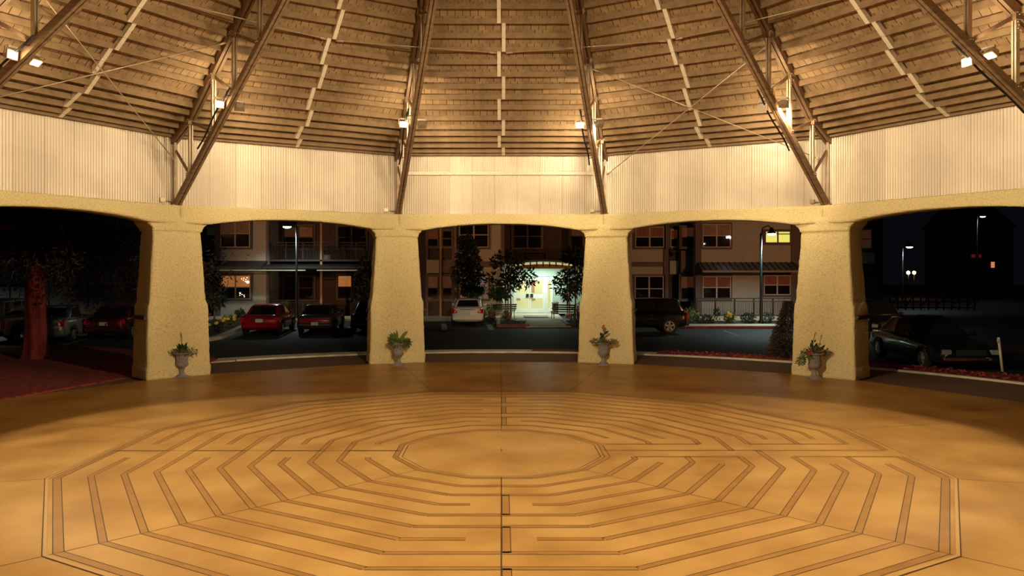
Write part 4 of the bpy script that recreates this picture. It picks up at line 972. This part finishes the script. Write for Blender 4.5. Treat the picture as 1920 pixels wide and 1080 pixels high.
tag(MB().box(-20,wx(700,47),44.5-D0,47.6-D0,-.12,.0).build('ground_left_sidewalk',M['walk']),'sidewalk in front of the left half of the building',None,None,'structure')
r_=railing(1305,1486,558.5,592,43.3,6,60,'terrace_railing'); r_.parent=None; r_.location=(0,OY,0)
tag(r_,'long black metal railing on the low terrace wall at right','railing')
# kerbed island at left with curved kerb
cp=[(388,640),(410,636),(432,627),(452,617),(470,611)]; b=MB(); pts=[]
for px,py in cp:
    s=1+.12/H0; d=dg(py)*s; pts.append(Vector((wx(px,d),d-D0,-.05)))
for p,q in zip(pts,pts[1:]): b.bar(p,q,.30,.15)
tag(b.build('trim_island_curb',M['walk']),'curved pale curb of the planted island left of the red car',None,None,'structure')
b=MB(); top=[p+Vector((0,.1,.04)) for p in pts]+[Vector((wx(470,43),43-D0,-.01)),Vector((wx(300,43),43-D0,-.01)),Vector((wx(330,30),30-D0,-.01))]
nn=len(top); b.add(top+[v-Vector((0,0,.1)) for v in top],[tuple(range(nn))]+[(i,(i+1)%nn,nn+(i+1)%nn,nn+i) for i in range(nn)]); tag(b.build('ground_island',M['soil']),'dark planted island behind the curved curb at left',None,None,'structure')
def island(px,py,w,label):
    s=1+.12/H0; d=dg(py)*s; x=wx(px,d); hw=w/F*d/2; y=d-D0
    b=MB(); b.box(x-hw,x+hw,y,y+.18,-.12,.04,0); b.box(x-hw,x-hw+.18,y+.18,y+3.4,-.12,.04,1); b.box(x+hw-.18,x+hw,y+.18,y+3.4,-.12,.04,1); b.box(x-hw+.18,x+hw-.18,y+.18,y+3.4,-.12,.01,2)
    tag(b.build('ground_tree_island',[M['redcurb'],M['walk'],M['soil']]),label,None,None,'structure')
    foliage_=foliage('ground_cover',[((x,y+1.2,.05),(hw*.85,1.0,.16))],260,.14,.04,M['leafA']); tag(foliage_,label.replace('curbed','low ground cover plants in the curbed'),'ground cover',None,'stuff')
island(962,614,62,'curbed tree island left of the path'); island(1087,613,50,'curbed tree island right of the path')
def planter(px,py,h,w,label,plant=True,mt='terra'):
    b0=gp(px,py); root=empty('plant_pot',b0+Vector((0,0,.05))); s=(b0.y+D0)/F; r=w*s/2; hh=h*s
    MB().lathe([(r*.7,0),(r*.95,hh*.85),(r*1.08,hh*.87),(r*1.08,hh),(r*.9,hh),(r*.85,hh*.9)],18).build('pot',M[mt],root)
    if plant: foliage('foliage',[((0,0,hh*1.35),(r*1.1,r,hh*.5))],140,.18,.05,M['leafC'],root)
    tag(root,label,'plant pot')
planter(922,597,14,15,'terracotta pot with a plant left of the doorway bench'); planter(914,588,13,13,'dark pot with spiky plant beside the terracotta pot',True,'rail'); planter(1088,598,18,16,'terracotta pot at the right end of the entrance bench'); planter(950,599,8,10,'small low pot under the young tree',True)
def bench(px,py,sgn,label):
    b0=gp(px,py); root=empty('garden_bench',(b0.x,b0.y,.05),R(90)*sgn*.75); root.location.z=-.02
    for y in (-.6,.6):
        b=MB(); b.tube([(-.25,y,0),(-.18,y,.22),(-.22,y,.43)],.022,6); b.tube([(.28,y,0),(.18,y,.2),(.24,y,.43),(.36,y,.85)],.022,6); b.tube([(-.25,y,.62),(.30,y,.66)],.02,6); b.tube([(-.22,y,.43),(.24,y,.43)],.02,6); b.build('end_frame',M['rail'],root)
    for i in range(4): MB().box(-.2+.11*i,-.12+.11*i,-.7,.7,.43,.455).build('seat_slat',M['rail'],root)
    for i in range(3): x=.27+.03*i; MB().box(x,x+.025,-.7,.7,.52+.12*i,.60+.12*i).build('back_slat',M['rail'],root)
    tag(root,label,'bench')
bench(1055,598,1,'dark garden bench to the right of the glass doors'); bench(944,596,-1,'dark garden bench to the left of the glass doors')
b0=gp(1041,590); root=empty('litter_bin',(b0.x,b0.y,-.05)); MB().lathe([(.2,0),(.2,.75),(.24,.78),(.24,.82),(.1,.9),(.02,.9)],16).build('bin_body',M['trimw'],root); MB().lathe([(.15,.82),(.18,.80),(.18,.84)],12).build('bin_lid',M['rail'],root); tag(root,'grey litter bin by the right side of the glass doors','litter bin')
# stop sign shape on a post behind the white car
d=46; b0=Vector((wx(903,d),d-D0,-.05)); root=empty('lollipop_shrub',b0); MB().tube([(0,0,0),(.08,0,wz(548,d)+.1)],.02,6).build('stem',M['bark2'],root); foliage('foliage',[((.1,0,wz(543,d)+.05),(.2,.2,.3))],120,.1,.05,M['leafA'],root); tag(root,'small round-headed shrub on a thin stem right of the white car','shrub')
# distant dark house at far right
hs=empty('distant_house',(0,90-D0,0)); d=90
def hb(name,x0,x1,y0,y1,th,mt,off=0): return MB().box(wx(x0,d),wx(x1,d),-off,th-off,wz(y1,d),wz(y0,d)).build(name,mt,hs)
hk=mat('night_house_wall',(.03,.022,.022),rough=.9)
MB().box(wx(1805,d),wx(1900,d),0,8,-.12,wz(425,d)).build('house_wall',hk,hs)
b=MB(); x0,x1=wx(1800,d),wx(1905,d); z=wz(425,d); b.add([(x0,-.3,z),(x1,-.3,z),(x1,4,z+2.6),(x0,4,z+2.6),(x0,8.3,z),(x1,8.3,z)],[(0,1,2,3),(3,2,5,4),(0,3,4),(1,5,2),(0,4,5,1)]); b.build('house_roof',hk,hs)
for x0,x1,y0,y1,mt in ((1819,1840,446,462,'dkwall'),(1819,1829,476,484,'tail'),(1833,1840,476,484,'tail'),(1819,1840,485,496,'dkwall')): 
    w_=hb('house_window',x0,x1,y0,y1,.1,M['trimw'],.1); 
    hb('pane',x0+1,x1-1,y0+1,y1-1,.02,M[mt] if mt!='tail' else mat('red_curtain_glow',(.3,.02,.02),emit=(.5,.02,.05),estr=.12),.13)
hb('lit_window',1858,1864,491,502,.1,mat('orange_lit_window',(.6,.3,.15),emit=(1,.35,.15),estr=.45),.1)
tag(hs,'distant dark house with faint red windows in the far right arch','house')
# fence behind the cars at left
root=empty('timber_fence',(0,42-D0,0)); b=MB(); x=-32.5
b.box(-33,wx(262,42),.03,.06,.0,1.9); b.build('fence_boards',M['dkwall'],root)
for i in range(7): x=-33+i*2.1; MB().box(x,x+.1,-.05,.03,-.12,2.0).build('fence_post',M['dkwall'],root)
tag(root,'dark timber fence behind the cars at left','fence')
# ================================================================ camera, world, view
w=bpy.data.worlds.new('night'); SC.world=w; w.use_nodes=True
bg=w.node_tree.nodes['Background']; bg.inputs[0].default_value=(.0018,.0016,.0024,1); bg.inputs[1].default_value=1
cam=bpy.data.cameras.new('camera'); co=bpy.data.objects.new('camera',cam); COL.objects.link(co)
co.location=(0,-D0,H0); co.rotation_euler=(PI/2,0,0); cam.sensor_width=36; cam.lens=F/1920*36
cam.shift_x=20/1920; cam.shift_y=-30/1920; cam.clip_end=500
SC.camera=co
vs=SC.view_settings; vs.view_transform='Standard'; vs.look='None'; vs.exposure=.42; vs.gamma=1; vs.use_curve_mapping=False
SC.cycles.adaptive_threshold=.02; SC.cycles.max_bounces=5; SC.cycles.diffuse_bounces=3; SC.cycles.glossy_bounces=3; SC.cycles.sample_clamp_indirect=4
SC.cycles.use_light_tree=True
